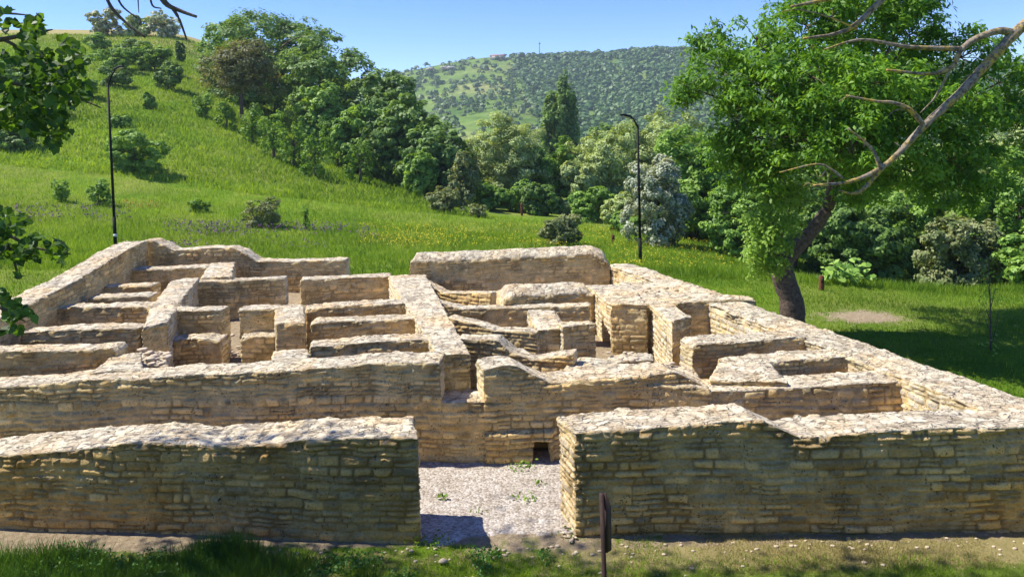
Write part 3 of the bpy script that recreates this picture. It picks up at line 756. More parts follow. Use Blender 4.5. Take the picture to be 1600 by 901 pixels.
# valley
for i_, (px, yt, yb, d, wd, m_, ls, n_, lb) in enumerate([
    (724, 236, 302, 70, 52, L_PINK, .26, 4200, 'pale blossoming bush tree at the foot of the dark row'),
    (800, 178, 318, 80, 142, L_WILLOW, .30, 20000, 'big rounded grey-green willow in the valley centre'),
    (873, 124, 222, 150, 66, L_DARK, .6, 14000, 'tall dark poplar against the far hill'),
    (855, 225, 330, 80, 78, L_BRIGHT, .4, 6000, 'yellow-green tree right of the willow'),
    (888, 212, 262, 120, 60, L_BRIGHT, .5, 3500, 'small bright green crown under the dark poplar'),
    (965, 182, 250, 130, 90, L_DARK, .6, 5000, 'dark round crown behind the right lamp post'),
    (765, 285, 325, 72, 60, L_MID, .36, 5000, 'low green bush under the willow'),
    (820, 280, 325, 72, 50, L_MID, .35, 3500, 'low green bush beside the tiny post'),
    (935, 195, 345, 82, 110, L_WILLOW, .40, 12000, 'grey-green tree left of the right lamp post'),
    (1000, 178, 330, 90, 120, L_WILLOW, .42, 12000, 'tall grey-green tree behind the right lamp post'),
    (1055, 165, 300, 100, 100, L_WILLOW, .45, 9000, 'grey-green tree crown right of the right lamp post'),
    (1024, 238, 385, 48, 92, L_SILVER, .2, 12000, 'silvery white blossoming tree right of the lamp post'),
    (985, 330, 390, 56, 60, L_MID, .27, 4500, 'green bush at the foot of the silvery tree'),
    (1110, 195, 395, 54, 170, L_MID, .30, 19000, 'large leafy green tree left of the walnut tree'),
    (1165, 280, 420, 46, 120, L_MID, .26, 12000, 'green thicket tree behind the walnut trunk'),
    (1240, 330, 430, 44, 110, L_DARK, .26, 10000, 'dark thicket behind the rusty post'),
    (1340, 300, 440, 42, 150, L_DARK, .25, 14000, 'dark thicket right of the rusty post'),
    (1430, 260, 440, 46, 150, L_MID, .27, 13000, 'leafy thicket under the right side of the walnut'),
    (1500, 330, 480, 36, 130, L_PINK, .20, 11000, 'pale flowering thicket behind the young sapling'),
    (1580, 240, 470, 40, 160, L_MID, .25, 14000, 'leafy tree at the right edge of the picture'),
    (1640, 350, 520, 33, 130, L_MID, .22, 8000, 'green bush cut by the right edge of the picture'),
    (925, 292, 350, 64, 70, L_MID, .3, 4500, 'low thicket below the grey-green trees, left of the small rusty post'),
    (968, 300, 365, 58, 60, L_WILLOW, .28, 4500, 'pale low thicket right above the small rusty post'),
    (1085, 285, 390, 53, 80, L_MID, .28, 8000, 'leafy thicket between the silvery tree and the large leafy tree'),
    (905, 250, 330, 78, 60, L_WILLOW, .35, 6000, 'grey-green tree at the mouth of the valley meadow'),
    (845, 285, 326, 70, 60, L_DARK, .3, 4000, 'dark low bush under the yellow-green tree'),
    (1560, 120, 330, 70, 180, L_WILLOW, .4, 10000, 'pale background tree behind the walnut at the right edge'),
    (1300, 180, 330, 75, 200, L_DARK, .4, 10000, 'dark background tree hidden behind the walnut crown'),
    ]):
    tree(lb, px, yt, yb, d, wd, m_, ls, int(n_*2.2), 300+i_, group=G_V, lobes=10 if wd > 70 else 7, aspect=.4 if m_ is L_WILLOW else .55)
# bushes
for i_, (px, yt, yb, d, wd, m_, ls, n_, lb) in enumerate([
    (214, 205, 268, 62, 92, L_MID, .24, 8000, 'large round bush on the slope behind the left lamp post'),
    (94, 280, 302, 50, 26, L_MID, .15, 900, 'smallest leafy bush at the far left of the meadow'),
    (152, 278, 308, 50, 36, L_MID, .16, 1500, 'small bush just left of the left lamp post'),
    (310, 310, 334, 50, 34, L_BRIGHT, .15, 900, 'sparse light green bush in the middle of the left meadow'),
    (408, 304, 340, 46, 56, L_PINK, .14, 3200, 'pale rounded bush above the lavender strip'),
    (476, 316, 340, 46, 12, L_MID, .13, 300, 'tiny thin upright plant above the lavender strip'),
    (693, 290, 326, 62, 56, L_PINK, .2, 3600, 'pinkish dry bush at the foot of the hillside'),
    (747, 318, 330, 60, 30, L_PINK, .18, 900, 'low flat pinkish bush beside the dry bush'),
    (875, 332, 376, 44.5, 66, L_PINK, .16, 5200, 'round bush with pale blossom above the back wall'),
    ]):
    tree(lb, px, yt, yb, d, wd, m_, ls, int(n_*1.5), 500+i_, 'bush', 'bush', G_B, 7, trunk=True, crownname='foliage')
# shrub line on the fold of the slope and on the upper left hill
sl_ = [(318, 158, 34, 88), (352, 168, 36, 86), (392, 176, 40, 82), (425, 190, 44, 78), (455, 205, 46, 76), (490, 222, 46, 73), (525, 205, 50, 84), (560, 232, 44, 76)]
pos_w = ['below the brown olive tree', 'at the root of the brown olive tree', 'just right of the brown olive trunk', 'third from the olive tree', 'midway down the fold', 'lower down the fold', 'above the end of the fold', 'at the lower end of the fold']
for i_, (px, py, wd, d) in enumerate(sl_):
    tree('green shrub in the slope fold, '+pos_w[i_], px, py-18, py+14, d, wd, L_BRIGHT if i_ % 3 else L_MID, .28, 1700, 600+i_, 'bush', 'bush', G_S, 6, trunk=True, crownname='foliage')
ul = [(175, 92, 60, 105, 1, 'broad shrub left of the upper hillside cluster'), (205, 75, 52, 112, 0, 'dark shrub high in the upper hillside cluster'), (240, 88, 56, 108, 2, 'bright shrub in the middle of the upper hillside cluster'),
      (262, 112, 46, 98, 0, 'dark shrub low in the upper hillside cluster'), (180, 120, 44, 96, 0, 'shrub behind the head of the left lamp post'), (150, 62, 40, 125, 1, 'shrub near the crest behind the hanging leaves'),
      (281, 68, 16, 122, 0, 'tiny round shrub just below the crest'), (232, 152, 18, 86, 1, 'tiny shrub on the open slope above the large bush'), (60, 170, 90, 78, 1, 'wide shrub behind the hanging poplar leaves'),
      (20, 215, 80, 66, 0, 'dark shrub at the left edge under the hanging leaves'), (120, 140, 60, 88, 1, 'shrub on the left slope above the wide shrub'), (30, 120, 90, 95, 1, 'big shrub high on the left edge of the hill'), (186, 190, 30, 76, 1, 'thin shrub left of the large round bush')]
for i_, (px, py, wd, d, k, lb) in enumerate(ul):
    tree(lb, px, py-wd*.36, py+wd*.3, d, wd, [L_DARK, L_MID, L_BRIGHT][k], .32, int(1500+wd*90), 640+i_, 'bush', 'bush', 'shrubs on the upper left hillside', 6, trunk=True, crownname='foliage')

# walnut tree
def walnut():
    rng = np.random.default_rng(77)
    y0 = 23.2
    def q(px, py, d=y0): return Q(px, py, d)
    base = q(1240, 502); base[2] = gz(base[0], y0)
    e = empty('walnut_tree', tuple(base)); tag(e, 'big walnut tree leaning right over the outer wall with a dark crooked trunk', 'tree')
    mb = MB()
    mb.tube([base+[0, 0, -.2], q(1236, 470), q(1222, 425), q(1225, 400)], .40, .30, 14, 6, .09, rng)
    mb.tube([q(1224, 408), q(1258, 372), q(1290, 330), q(1302, 290), q(1310, 240, y0-.3), q(1330, 170, y0-.3), q(1350, 100, y0)], .25, .08, 12, 6, .07, rng)
    mb.tube([q(1224, 405), q(1205, 392, y0-.2), q(1200, 372, y0-.4), q(1205, 330, y0-.6)], .2, .05, 8, 5, .05, rng)
    mb.build('trunk', BARK, e, smooth=True)
    lim = MB()
    blobs = []
    # crown lobes in photo rows: px, py, d offset, radius px, flatness
    L = [(1130, 110, -.5, 55), (1180, 60, 0, 55), (1260, 40, 1, 70), (1340, 20, 0, 75), (1420, 55, 1, 60), (1500, 90, 0, 65), (1560, 130, .5, 60), (1590, 190, 0, 50), (1150, 170, -.8, 50),
         (1200, 140, -1.5, 65), (1270, 120, -2, 70), (1350, 130, -2.4, 75), (1430, 150, -2, 65), (1500, 170, -1.5, 60), (1180, 215, -.5, 55), (1250, 210, -2.2, 60), (1330, 215, -2.8, 65), (1410, 230, -2.2, 65), (1480, 250, -1.5, 60), (1550, 260, -.5, 55),
         (1300, 150, 2.5, 90), (1420, 150, 3, 90), (1360, 70, 2.5, 90), (1480, 290, 0, 50), (1350, 280, -1.2, 45), (1300, 0, -.5, 60), (1400, -20, 0, 60), (1075, 135, -.5, 26), (1420, 0, 0, 40), (1110, 60, 0, 28), (1135, 225, -.3, 40), (1165, 262, -.3, 42), (1215, 255, -1.2, 45)]
    allp = []; alln = []; allt = []
    root = q(1320, 200, y0)
    for (px, py, dy, r) in L:
        c = q(px, py, y0+dy); R = r*(y0+dy)/FP
        mid = (root+c)/2+np.array([0, 0, -.25]); 
        lim.tube([root+rng.normal(size=3)*.25, mid, c], .075, .02, 6, 4)
        ntw = 9
        n_clump = int(21*(r/50)**2)+7
        # palm-like drooping leaf sprays
        dd = rng.normal(size=(n_clump, 3)); dd /= np.linalg.norm(dd, axis=1)[:, None]
        sc = c+dd*R*rng.uniform(.55, 1.05, n_clump)[:, None]*np.array([1, 1, .85])
        for s_ in sc[:ntw]: lim.tube([c, (c+s_)/2+[0, 0, .05], s_], .018, .006, 4, 2)
        per = 60
        k = np.repeat(np.arange(n_clump), per)
        g = rng.normal(size=(len(k), 3))*np.array([.20, .20, .10])
        p = sc[k]+g; p[:, 2] -= np.hypot(g[:, 0], g[:, 1])*.45
        nr = np.stack([g[:, 0]*2.0, g[:, 1]*2.0, np.full(len(k), .6)], 1)+rng.normal(size=(len(k), 3))*.35
        tn = np.clip(.5+rng.uniform(-.25, .25, n_clump)[k]+rng.normal(size=len(k))*.16, 0, 1)
        allp.append(p); alln.append(nr); allt.append(tn)
    lim.build('limbs', BARK, e, smooth=True)
    p = np.concatenate(allp); V, F, tone = leaves(p, np.concatenate(alln), .185, .38, rng, 1.3, tone=np.concatenate(allt))
    mesh('crown', V, F, L_WALNUT, e, col=tone)
    # bright shoots from the trunk fork
    allp = []; alln = []; allt = []
    tw = MB()
    for (px, py, r) in [(1200, 300, 24), (1215, 320, 28), (1190, 345, 26), (1208, 370, 28), (1182, 395, 22), (1225, 345, 24), (1190, 375, 24), (1240, 300, 20), (1210, 410, 14)]:
        c = q(px, py, y0-.9); R = r*y0/FP
        tw.tube([q(1215, 400, y0-.1), (q(1215, 395, y0-.5)+c)/2, c], .03, .01, 5, 3)
        n_ = 24; dd = rng.normal(size=(n_, 3))*R*.55; k = np.repeat(np.arange(n_), 26)
        g = rng.normal(size=(len(k), 3))*np.array([.12, .12, .08]); pp = c+dd[k]+g; pp[:, 2] -= np.hypot(g[:, 0], g[:, 1])*.5
        allp.append(pp); alln.append(np.stack([g[:, 0]*2-.2, g[:, 1]*2-.3, np.full(len(k), .7)], 1)+rng.normal(size=(len(k), 3))*.3); allt.append(np.clip(.8+rng.normal(size=len(k))*.15, 0, 1))
    V, F, tone = leaves(np.concatenate(allp), np.concatenate(alln), .135, .45, rng, 1.2, tone=np.concatenate(allt))
    mesh('shoots', V, F, L_BRIGHT, e, col=tone); tw.build('shoot_stems', BARK, e, smooth=True)
walnut()

# poplar on the left, its trunk just outside the picture, boughs hanging in
def poplar():
    rng = np.random.default_rng(5)
    base = np.array([-7.6, 5.5, float(gz(-7.6, 5.5))])
    e = empty('poplar_tree', tuple(base)); tag(e, 'near poplar whose dark leafy boughs hang in from the left edge', 'tree')
    mb = MB()
    mb.tube([base+[0, 0, -.2], base+[.2, .1, 4], base+[-.2, 1.2, 8], base+[-1, 3, 12]], .34, .12, 12, 6, .05, rng)
    mb.tube([base+[-.1, .8, 6.5], (-6, 7, 11), (-4.5, 9, 13)], .12, .04, 8, 5)
    mb.tube([base+[-.3, 1.4, 8], (-9, 9, 12), (-10, 12, 13)], .12, .04, 8, 5)
    mb.build('trunk', BARK, e, smooth=True)
    # visible sprays
    def inpoly(pts, poly):
        x, y = pts[:, 0], pts[:, 1]; c = np.zeros(len(x), bool); n = len(poly)
        for i in range(n):
            x1, y1 = poly[i]; x2, y2 = poly[(i+1) % n]
            cond = ((y1 > y) != (y2 > y)) & (x < (x2-x1)*(y-y1)/((y2-y1) if y2 != y1 else 1e-9)+x1)
            c ^= cond
        return c
    polys = [([(-60, 5), (30, 15), (62, 20), (70, 60), (100, 55), (135, 75), (140, 100), (128, 118), (150, 140), (163, 168), (130, 160), (120, 175), (100, 160), (108, 195), (95, 215), (112, 205), (85, 240), (72, 225), (30, 205), (-60, 190)], 3300),
             ([(-60, 320), (25, 325), (45, 345), (60, 350), (70, 370), (90, 372), (112, 395), (98, 412), (72, 392), (62, 410), (40, 400), (30, 412), (32, 440), (10, 418), (-60, 440)], 1700),
             ([(-60, 440), (0, 440), (12, 470), (30, 468), (60, 500), (30, 520), (-60, 520)], 650)]
    tw = MB(); pl = []; 
    for poly, n in polys:
        x0 = min(p[0] for p in poly); x1 = max(p[0] for p in poly); y0_ = min(p[1] for p in poly); y1 = max(p[1] for p in poly)
        c = rng.uniform([x0, y0_], [x1, y1], (n*6, 2)); c = c[inpoly(c, poly)][:n]
        # gaps
        keep = vnoise(c[:, 0]/22., c[:, 1]/22., 3.)+.4*vnoise(c[:, 0]/8., c[:, 1]/8., 5.) > -.34
        c = c[keep]
        for (a, b_) in c: pl.append(Q(a, b_, rng.uniform(4.2, 5.3)))
    for path in ([(-120, 60), (0, 125), (40, 160), (85, 215)], [(-120, 40), (0, 60), (60, 95), (120, 105)], [(0, 62), (60, 50), (82, 46)], [(-100, 100), (20, 130), (100, 145), (158, 168)], [(-90, 20), (0, 20), (50, 24)],
                 [(-100, 340), (0, 362), (50, 385), (110, 396)], [(0, 362), (20, 400), (28, 436)], [(-100, 440), (0, 480), (40, 502)]):
        tw.tube([Q(a, b_, 4.8) for a, b_ in path], .016, .004, 6, 5)
    for path in ([(-400, -60), (-120, 60)], [(-400, 250), (-100, 340)], [(-400, 360), (-100, 440)], [(-400, 0), (-100, 100)]):
        q0 = np.array([base[0], base[1], Q(path[0][0], path[0][1], 4.8)[2]+1]); q1 = Q(*path[1], 4.8)
        tw.tube([q0, (q0+q1)/2+[0, 0, .2], q1], .05, .016, 6, 4)
    # bare twigs hanging at the top
    for path, r in (([(160, -30), (172, 8), (200, 38), (227, 58)], .012), ([(178, -20), (190, 8), (214, 28)], .008), ([(215, -10), (217, 20)], .005), ([(232, -20), (238, 8), (252, 13)], .008), ([(240, -30), (258, 4), (280, 16), (307, 26)], .02), ([(268, 10), (280, 30), (292, 62)], .011)):
        tw.tube([Q(a, b_, 4.2) for a, b_ in path], r, r*.45, 6, 5)
    tw.build('branches', BARK, e, smooth=True)
    pl = np.array(pl)
    nr = rng.normal(size=(len(pl), 3))+np.array([0, -.5, .6])
    V, F, tone = leaves(pl, nr, .050, .85, rng, .9, 6)
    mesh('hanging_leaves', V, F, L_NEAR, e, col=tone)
    # crown overhead, above the picture; it shades the near grass and wall top
    allp = []; allt = []
    for k in range(58):
        c = np.array([rng.uniform(-15.5, -3.0), rng.uniform(9.0, 13.8), rng.uniform(12.0, 16.5)])
        if c[0] > -8 and c[1] > 12.2: continue
        n_ = 330; allp.append(c+rng.normal(size=(n_, 3))*np.array([.75, .65, .45]))
    p = np.concatenate(allp); V, F, tone = leaves(p, rng.normal(size=p.shape)+[0, 0, .8], .13, .95, rng, .5, 6)
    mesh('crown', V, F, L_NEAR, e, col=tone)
poplar()

# bare lichen-covered bough from the right
def bough():
    base = np.array([6.9, 6.2, float(gz(6.9, 6.2))]); D = 6.0
    e = empty('old_tree', tuple(base)); tag(e, 'old tree at the right edge sending in a bare bough with yellow lichen', 'tree')
    mb = MB(); rng = np.random.default_rng(3)
    mb.tube([base+[0, 0, -.2], base+[.1, 0, 3], base+[-.3, -.1, 5.6], base+[-.4, -.2, 8]], .3, .14, 12, 6, .05, rng)
    mb.build('trunk', BARK, e, smooth=True)
    def add(path, r0, r1, d=D, nm='branch', mat=LICHEN):
        m = MB(); m.tube([Q(p[0], p[1], d) if not isinstance(p, np.ndarray) else p for p in path], r0, r1, 9, 7, .08, rng); m.build(nm, mat, e, smooth=True)
    add([base+np.array([-.3, -.1, 5.9]), (1680, -10), (1600, 40), (1555, 85), (1500, 145), (1445, 195), (1405, 238), (1372, 265), (1325, 284), (1270, 290)], .052, .011)
    add([(1378, 262), (1350, 294), (1332, 302), (1312, 297)], .02, .008)
    add([(1376, 262), (1362, 232), (1325, 200)], .02, .007)
    add([(1443, 194), (1420, 170), (1395, 160), (1370, 158), (1322, 149)], .022, .008)
    add([(1585, 52), (1560, 48), (1522, 62), (1500, 80), (1487, 105), (1450, 115), (1385, 109)], .034, .010)
    add([(1502, 76), (1420, 73), (1345, 62), (1288, 77)], .022, .007)
    add([(1487, 104), (1462, 150), (1438, 176)], .012, .004)
    for tw_ in ([(1325, 150), (1310, 158)], [(1420, 170), (1400, 172), (1388, 180)], [(1350, 230), (1352, 215)], [(1290, 266), (1282, 276), (1274, 270)], [(1450, 115), (1436, 122), (1420, 120)], [(1412, 232), (1398, 222)], [(1530, 112), (1512, 118), (1498, 130)], [(1400, 74), (1385, 84)], [(1275, 290), (1262, 286), (1255, 291)]):
        add(tw_, .006, .002, nm='twig')
    add([(1316, 278), (1300, 265), (1275, 256), (1218, 269)], .012, .005)
    add([base+np.array([-.4, -.2, 7.6]), (1480, -90), (1382, -4), (1340, 36), (1308, 52), (1255, 60)], .04, .010, 6.2)
    add([(1480, -90), (1360, -20), (1285, 0), (1236, 10)], .03, .010, 6.2)
    add([(1340, 46), (1300, 28), (1250, 15), (1222, 18)], .009, .003, 6.2)
bough()

# young sapling with its stake on the right
rng = np.random.default_rng(9)
def sapling():
    d = 21.0; b0 = Q(1548, 540, d); b0[2] = gz(b0[0], d)
    e = empty('sapling', tuple(b0)); tag(e, 'thin young sapling with bare stems in the shaded grass on the right', 'sapling')
    m = MB(); tp = Q(1544, 405, d)
    m.tube([b0, (b0+tp)/2+[.03, 0, 0], tp], .03, .008, 6, 5)
    for (a, b_, c_, f) in ((1547, 500, 1535, 470), (1548, 480, 1556, 440), (1550, 535, 1562, 478), (1546, 460, 1538, 425), (1547, 520, 1537, 492)):
        m.tube([Q(a, b_, d), Q((a+c_)/2+1, (b_+f)/2, d), Q(c_, f, d)], .012, .004, 5, 3)
    m.build('stem', BARK, e, smooth=True)
    p = np.concatenate([Q(1546, yy, d)+rng.normal(size=(26, 3))*.16 for yy in (415, 440, 470, 538)])
    V, F, tone = leaves(p, rng.normal(size=p.shape)+[0, 0, .6], .1, .5, rng)
    mesh('foliage', V, F, L_MID, e, col=tone)
sapling()
# big-leaved burdock clump by the rusty post
for i_, (px, py, lb) in enumerate([(1305, 442, 'broad-leaved burdock plant just right of the rusty post'), (1335, 440, 'broad-leaved burdock plant farther right of the rusty post')]):
    d = 31.0; b0 = Q(px, py, d); b0[2] = gz(b0[0], d)
    e = empty('burdock', tuple(b0)); tag(e, lb, 'plant', 'burdock plants by the thicket')
    n = 70; p = b0+np.stack([rng.normal(size=n)*.35, rng.normal(size=n)*.3, np.abs(rng.normal(size=n))*.35+.25], 1)
    V, F, tone = leaves(p, np.stack([rng.normal(size=n)*.5, -rng.uniform(0, 1, n), np.full(n, .8)], 1), .32, .7, rng, .4, 6)
    mesh('foliage', V, F, L_MID, e, col=tone)
    m = MB()
    for k in range(6): m.tube([b0, p[k]], .015, .01, 5, smooth=False)
    m.build('stem', L_MID, e)

# ------------------------------------------------------------------ far hill
_hp = np.array([400, 560, 640, 700, 760, 850, 950, 1020, 1110, 1300, 1500, 1800, 2300.])
_hs = np.array([150, 128, 110, 98, 89, 88, 84, 77, 80, 92, 100, 104, 110.])
hd = np.linspace(300, 1500, 90); hpx = np.linspace(400, 2300, 230)
HP, HD = np.meshgrid(hpx, hd)
crest = np.interp(HP, _hp, _hs)
frac = np.clip((HD-300)/700, 0, 1)
prof = frac**.85
PY = 330+(crest-330)*prof
Zh = np.zeros_like(HP)
dx_ = (HP-800)/FP
for i in range(HP.shape[0]):
    for j in range(HP.shape[1]):
        Zh[i, j] = Q(HP[i, j], PY[i, j], HD[i, j])[2]
back = HD > 1000
zc = np.array([Q(p, np.interp(p, _hp, _hs), 1000)[2] for p in hpx])
Zh = np.where(back, zc[None]-(HD-1000)*.12, Zh)
XH = HD*np.array([[Q(p, 100, 1.)[0] for p in hpx]])
amp = np.sin(np.clip(frac, 0, 1)*math.pi)
Zh = Zh+amp*(9*fbm(XH/130., HD/160., 1., 3)+14*np.sin(XH/95.+HD/300.)*.5)
ii = np.arange(HP.size).reshape(HP.shape)
F = np.stack([ii[:-1, :-1], ii[:-1, 1:], ii[1:, 1:], ii[1:, :-1]], -1).reshape(-1, 4)
HILLM, t, b = newmat('far_hill_grass')
v = geovec(t)
c = ramp(t, noise(t, v, .012, 6, .65), [(.35, (.08, .15, .025)), (.5, (.15, .23, .045)), (.68, (.26, .28, .09))])
c = mix(t, 1.0, c, ramp(t, noise(t, v, .12, 5, .7), [(.3, (.6, .6, .6)), (.6, (1.1, 1.1, 1.1))]), 'MULTIPLY')
t.links.new(c, b.inputs['Base Color']); b.inputs['Roughness'].default_value = 1
b.inputs['Specular IOR Level'].default_value = .05
hillo = mesh('hills', np.stack([XH.ravel(), HD.ravel(), Zh.ravel()], -1), F, HILLM, smooth=True); tag(hillo, kind='structure')
def hz_at(px, d):
    i = np.clip(np.searchsorted(hd, d)-1, 0, len(hd)-2); j = np.clip(np.searchsorted(hpx, px)-1, 0, len(hpx)-2)
    u = (px-hpx[j])/(hpx[j+1]-hpx[j]); v_ = (d-hd[i])/(hd[i+1]-hd[i])
    return Zh[i, j]*(1-u)*(1-v_)+Zh[i, j+1]*u*(1-v_)+Zh[i+1, j]*(1-u)*v_+Zh[i+1, j+1]*u*v_
def scatter_wood(name, n, seed, mat, dens, rmin, rmax, label, lsz):
    rng = np.random.default_rng(seed)
    px = rng.uniform(560, 2200, n*4); d = np.sqrt(rng.uniform(330**2, 1010**2, n*4))
    k = rng.uniform(0, 1, n*4) < dens(px, d); px = px[k][:n]; d = d[k][:n]; n = len(px)
    z = hz_at(px, d); x = d*(px-800)/FP*1.0
    x = np.interp(px, hpx, XH[0]/HD[0, 0])*d
    r = rng.uniform(rmin, rmax, n)
    # each crown a dome of leafy facets
    m_ = 20
    e = rng.normal(size=(n, m_, 3)); e /= np.linalg.norm(e, axis=2)[..., None]; e[..., 2] = np.abs(e[..., 2])
    c = np.stack([x, d, z+r*.25], -1)[:, None]+e*r[:, None, None]*rng.uniform(.75, 1.05, (n, m_, 1))*np.array([1, 1, .95])
    tn = np.clip(rng.uniform(.3, .7, n)[:, None]+rng.normal(size=(n, m_))*.12, 0, 1)
    V, F, tone = leaves(c.reshape(-1, 3), (e+rng.normal(size=e.shape)*.25).reshape(-1, 3), np.repeat(r, m_)*.85, .8, rng, tone=tn.ravel())
    o = mesh(name, V, F, mat, col=tone); tag(o, label, 'woodland', kind='stuff')
L_FAR = leaf_material('leaf_far_wood', (.05, .12, .025), (.14, .25, .055), .15)
scatter_wood('woodland', 15000, 41, L_FAR, lambda px, d: np.where(px > 800+(1000-d)*.10, 1.0, .035)*(vnoise(px/40., d/60., 2.) > -.75), 3.0, 5.6, 'dense blue-green wood covering the right side of the far hill', 1)
scatter_wood('scrub', 900, 43, leaf_material('leaf_far_scrub', (.07, .13, .035), (.20, .27, .10), .15), lambda px, d: np.where((px < 900) & (px > 600), .8, .05), 2.0, 4.5, 'scattered scrub dotting the grassy left side of the far hill', 1)
# pale rock outcrops, hilltop house and mast
ROCK = plain('pale_limestone', (.50, .45, .36), .95, nscale=.5, amt=.35)
rr = np.random.default_rng(8)
def rock(px, py, wpx, hpx_, lb):
    d = 960.; c = Q(px, py, d)
    import bmesh
    bm = bmesh.new(); bmesh.ops.create_icosphere(bm, subdivisions=3, radius=1)
    V = np.array([v_.co[:] for v_ in bm.verts]); F = np.array([[v_.index for v_ in f.verts] for f in bm.faces]); bm.free()
    V = V*(1+.35*vnoise(V[:, 0]*2.2, V[:, 1]*2.2, V[:, 2]*2.2+px)[:, None]+.15*vnoise(V[:, 0]*6, V[:, 1]*6, V[:, 2]*6+px)[:, None])
    V = c+V*np.array([wpx/2*d/FP, 9, hpx_/2*d/FP])
    tag(mesh('rock_outcrop', V, F, ROCK), lb, 'rock', 'pale rock outcrops on the far hill')
for a in [(672, 108, 12, 4, 'small pale rock at the left end of the far hill crest'), (700, 106, 22, 6, 'widest pale rock outcrop on the far hill'), (732, 111, 15, 5, 'pale rock outcrop right of the widest one'), (757, 117, 9, 4, 'small pale rock low at the right end of the outcrops')]:
    rock(*a)
hz0 = Q(778, 89.5, 985); e = empty('hilltop_house', tuple(hz0)); tag(e, 'long low house on the crest of the far hill', 'house')
m = MB(); m.box((hz0[0]-10, 985, hz0[2]-3), (hz0[0]+10, 993, hz0[2]+2.2)); m.build('wall', plain('plaster', (.42, .36, .33)), e)
m = MB(); V = []
x0, x1 = hz0[0]-11, hz0[0]+11; z0_ = hz0[2]+2.2
m.add([(x0, 984, z0_), (x1, 984, z0_), (x1, 994, z0_), (x0, 994, z0_), (x0+2, 989, z0_+2.2), (x1-2, 989, z0_+2.2)], [(0, 1, 5, 4), (2, 3, 4, 5), (0, 3, 2, 1)], [(1, 2, 5), (3, 0, 4)])
m.build('roof', plain('roof_tiles', (.30, .16, .12)), e)
mz = Q(843, 90, 990); tz = Q(843, 65, 990)
e = empty('radio_mast', tuple(mz)); tag(e, 'thin radio mast standing on the crest of the far hill', 'mast')
m = MB(); m.tube([mz-[0, 0, 4], tz], .5, .28, 6, smooth=False); m.build('pole', METAL, e)
m = MB()
for k, zz in enumerate((3,)):
    m.box((tz[0]-1.2, 989.3, tz[2]-zz), (tz[0]+1.2, 990.7, tz[2]-zz+.9))
m.build('aerials', METAL, e)

# ------------------------------------------------------------------ grass
def blades(name, n, xr, yr, h, wd, mat, label, seed, keep=None, lean=.35, pxr=None, tonef=None):
    rng = np.random.default_rng(seed)
    y = rng.uniform(yr[0], yr[1], n)
    if pxr: x = (rng.uniform(pxr[0], pxr[1], n)-800)/FP*y
    else: x = rng.uniform(xr[0], xr[1], n)
    if keep is not None:
        k = rng.uniform(0, 1, n) < keep(x, y); x, y = x[k], y[k]; n = len(x)
    z = gz(x, y)-.01
    hh = h*rng.uniform(.45, 1.25, n)*(1+.35*vnoise(x*.7, y*.7, seed*1.))
    a = rng.uniform(0, 2*math.pi, n); ww = wd*rng.uniform(.6, 1.4, n)
    ca, sa = np.cos(a), np.sin(a)
    ln = rng.normal(size=(n, 2))*lean*hh[:, None]
    b0 = np.stack([x-ca*ww/2, y-sa*ww/2, z], -1); b1 = np.stack([x+ca*ww/2, y+sa*ww/2, z], -1)
    tp = np.stack([x+ln[:, 0], y+ln[:, 1], z+hh], -1)
    V = np.stack([b0, b1, tp], 1).reshape(-1, 3); F = np.arange(n*3).reshape(n, 3)
    tn = np.clip(.5+.35*vnoise(x*.07, y*.05, 16.)+.25*vnoise(x*.35, y*.35, 6.)+.2*vnoise(x*1.7, y*1.7, 7.)+rng.normal(size=n)*.15, 0, 1)
    o = mesh(name, V, F, mat, col=np.repeat(tn, 3)); tag(o, label, 'grass', kind='stuff')
    return o
def rwx(y): return 9.6-.36*(y-14)
def out_ruin(x, y):     # 1 outside the walls
    rx_ = np.interp(y, [12.5, 29.5, 31], [12.2, 5.2, 4.8])
    return np.where((y < 30.8) & (y > 12) & (x < rx_) & (x > -16.4), 0, 1)
blades('lawn_grass', 70000, (-9.5, 11), (10.4, 12.35), .085, .012, GRASSM, 'mown grass in front of the shaded walls', 1, lambda x, y: np.clip(1.15-sstep(11.6-.15*(x > 1), 12.2-.25*(x > 1), y)*1.1+.6*vnoise(x*.9, y*1.2, 2.), 0, 1)*np.where(x > 2.5, np.clip(.32+1.3*vnoise(x*1.1, y*2.2, 12.), 0.03, 1), 1))
blades('dry_grass', 45000, (1, 11), (11.3, 12.5), .06, .011, GRASS_DRY, 'straw coloured dry grass along the foot of the right front wall', 2, lambda x, y: np.clip(.4+.8*vnoise(x*1.1, y*1.1, 4.), 0, 1))
blades('tall_grass', 42000, (-9.8, -2.3), (11.0, 12.25), .31, .016, leaf_material('grass_tall_dark', (.03, .08, .012), (.10, .21, .03), .4), 'tall dark green grass and weeds at the bottom left', 3, lambda x, y: np.clip(sstep(-2.2, -5, x)+.3*vnoise(x*1.3, y*1.3, 8.), 0, 1)*sstep(12.25, 11.8, y+.25*vnoise(x*1.2, 0, 5.)))
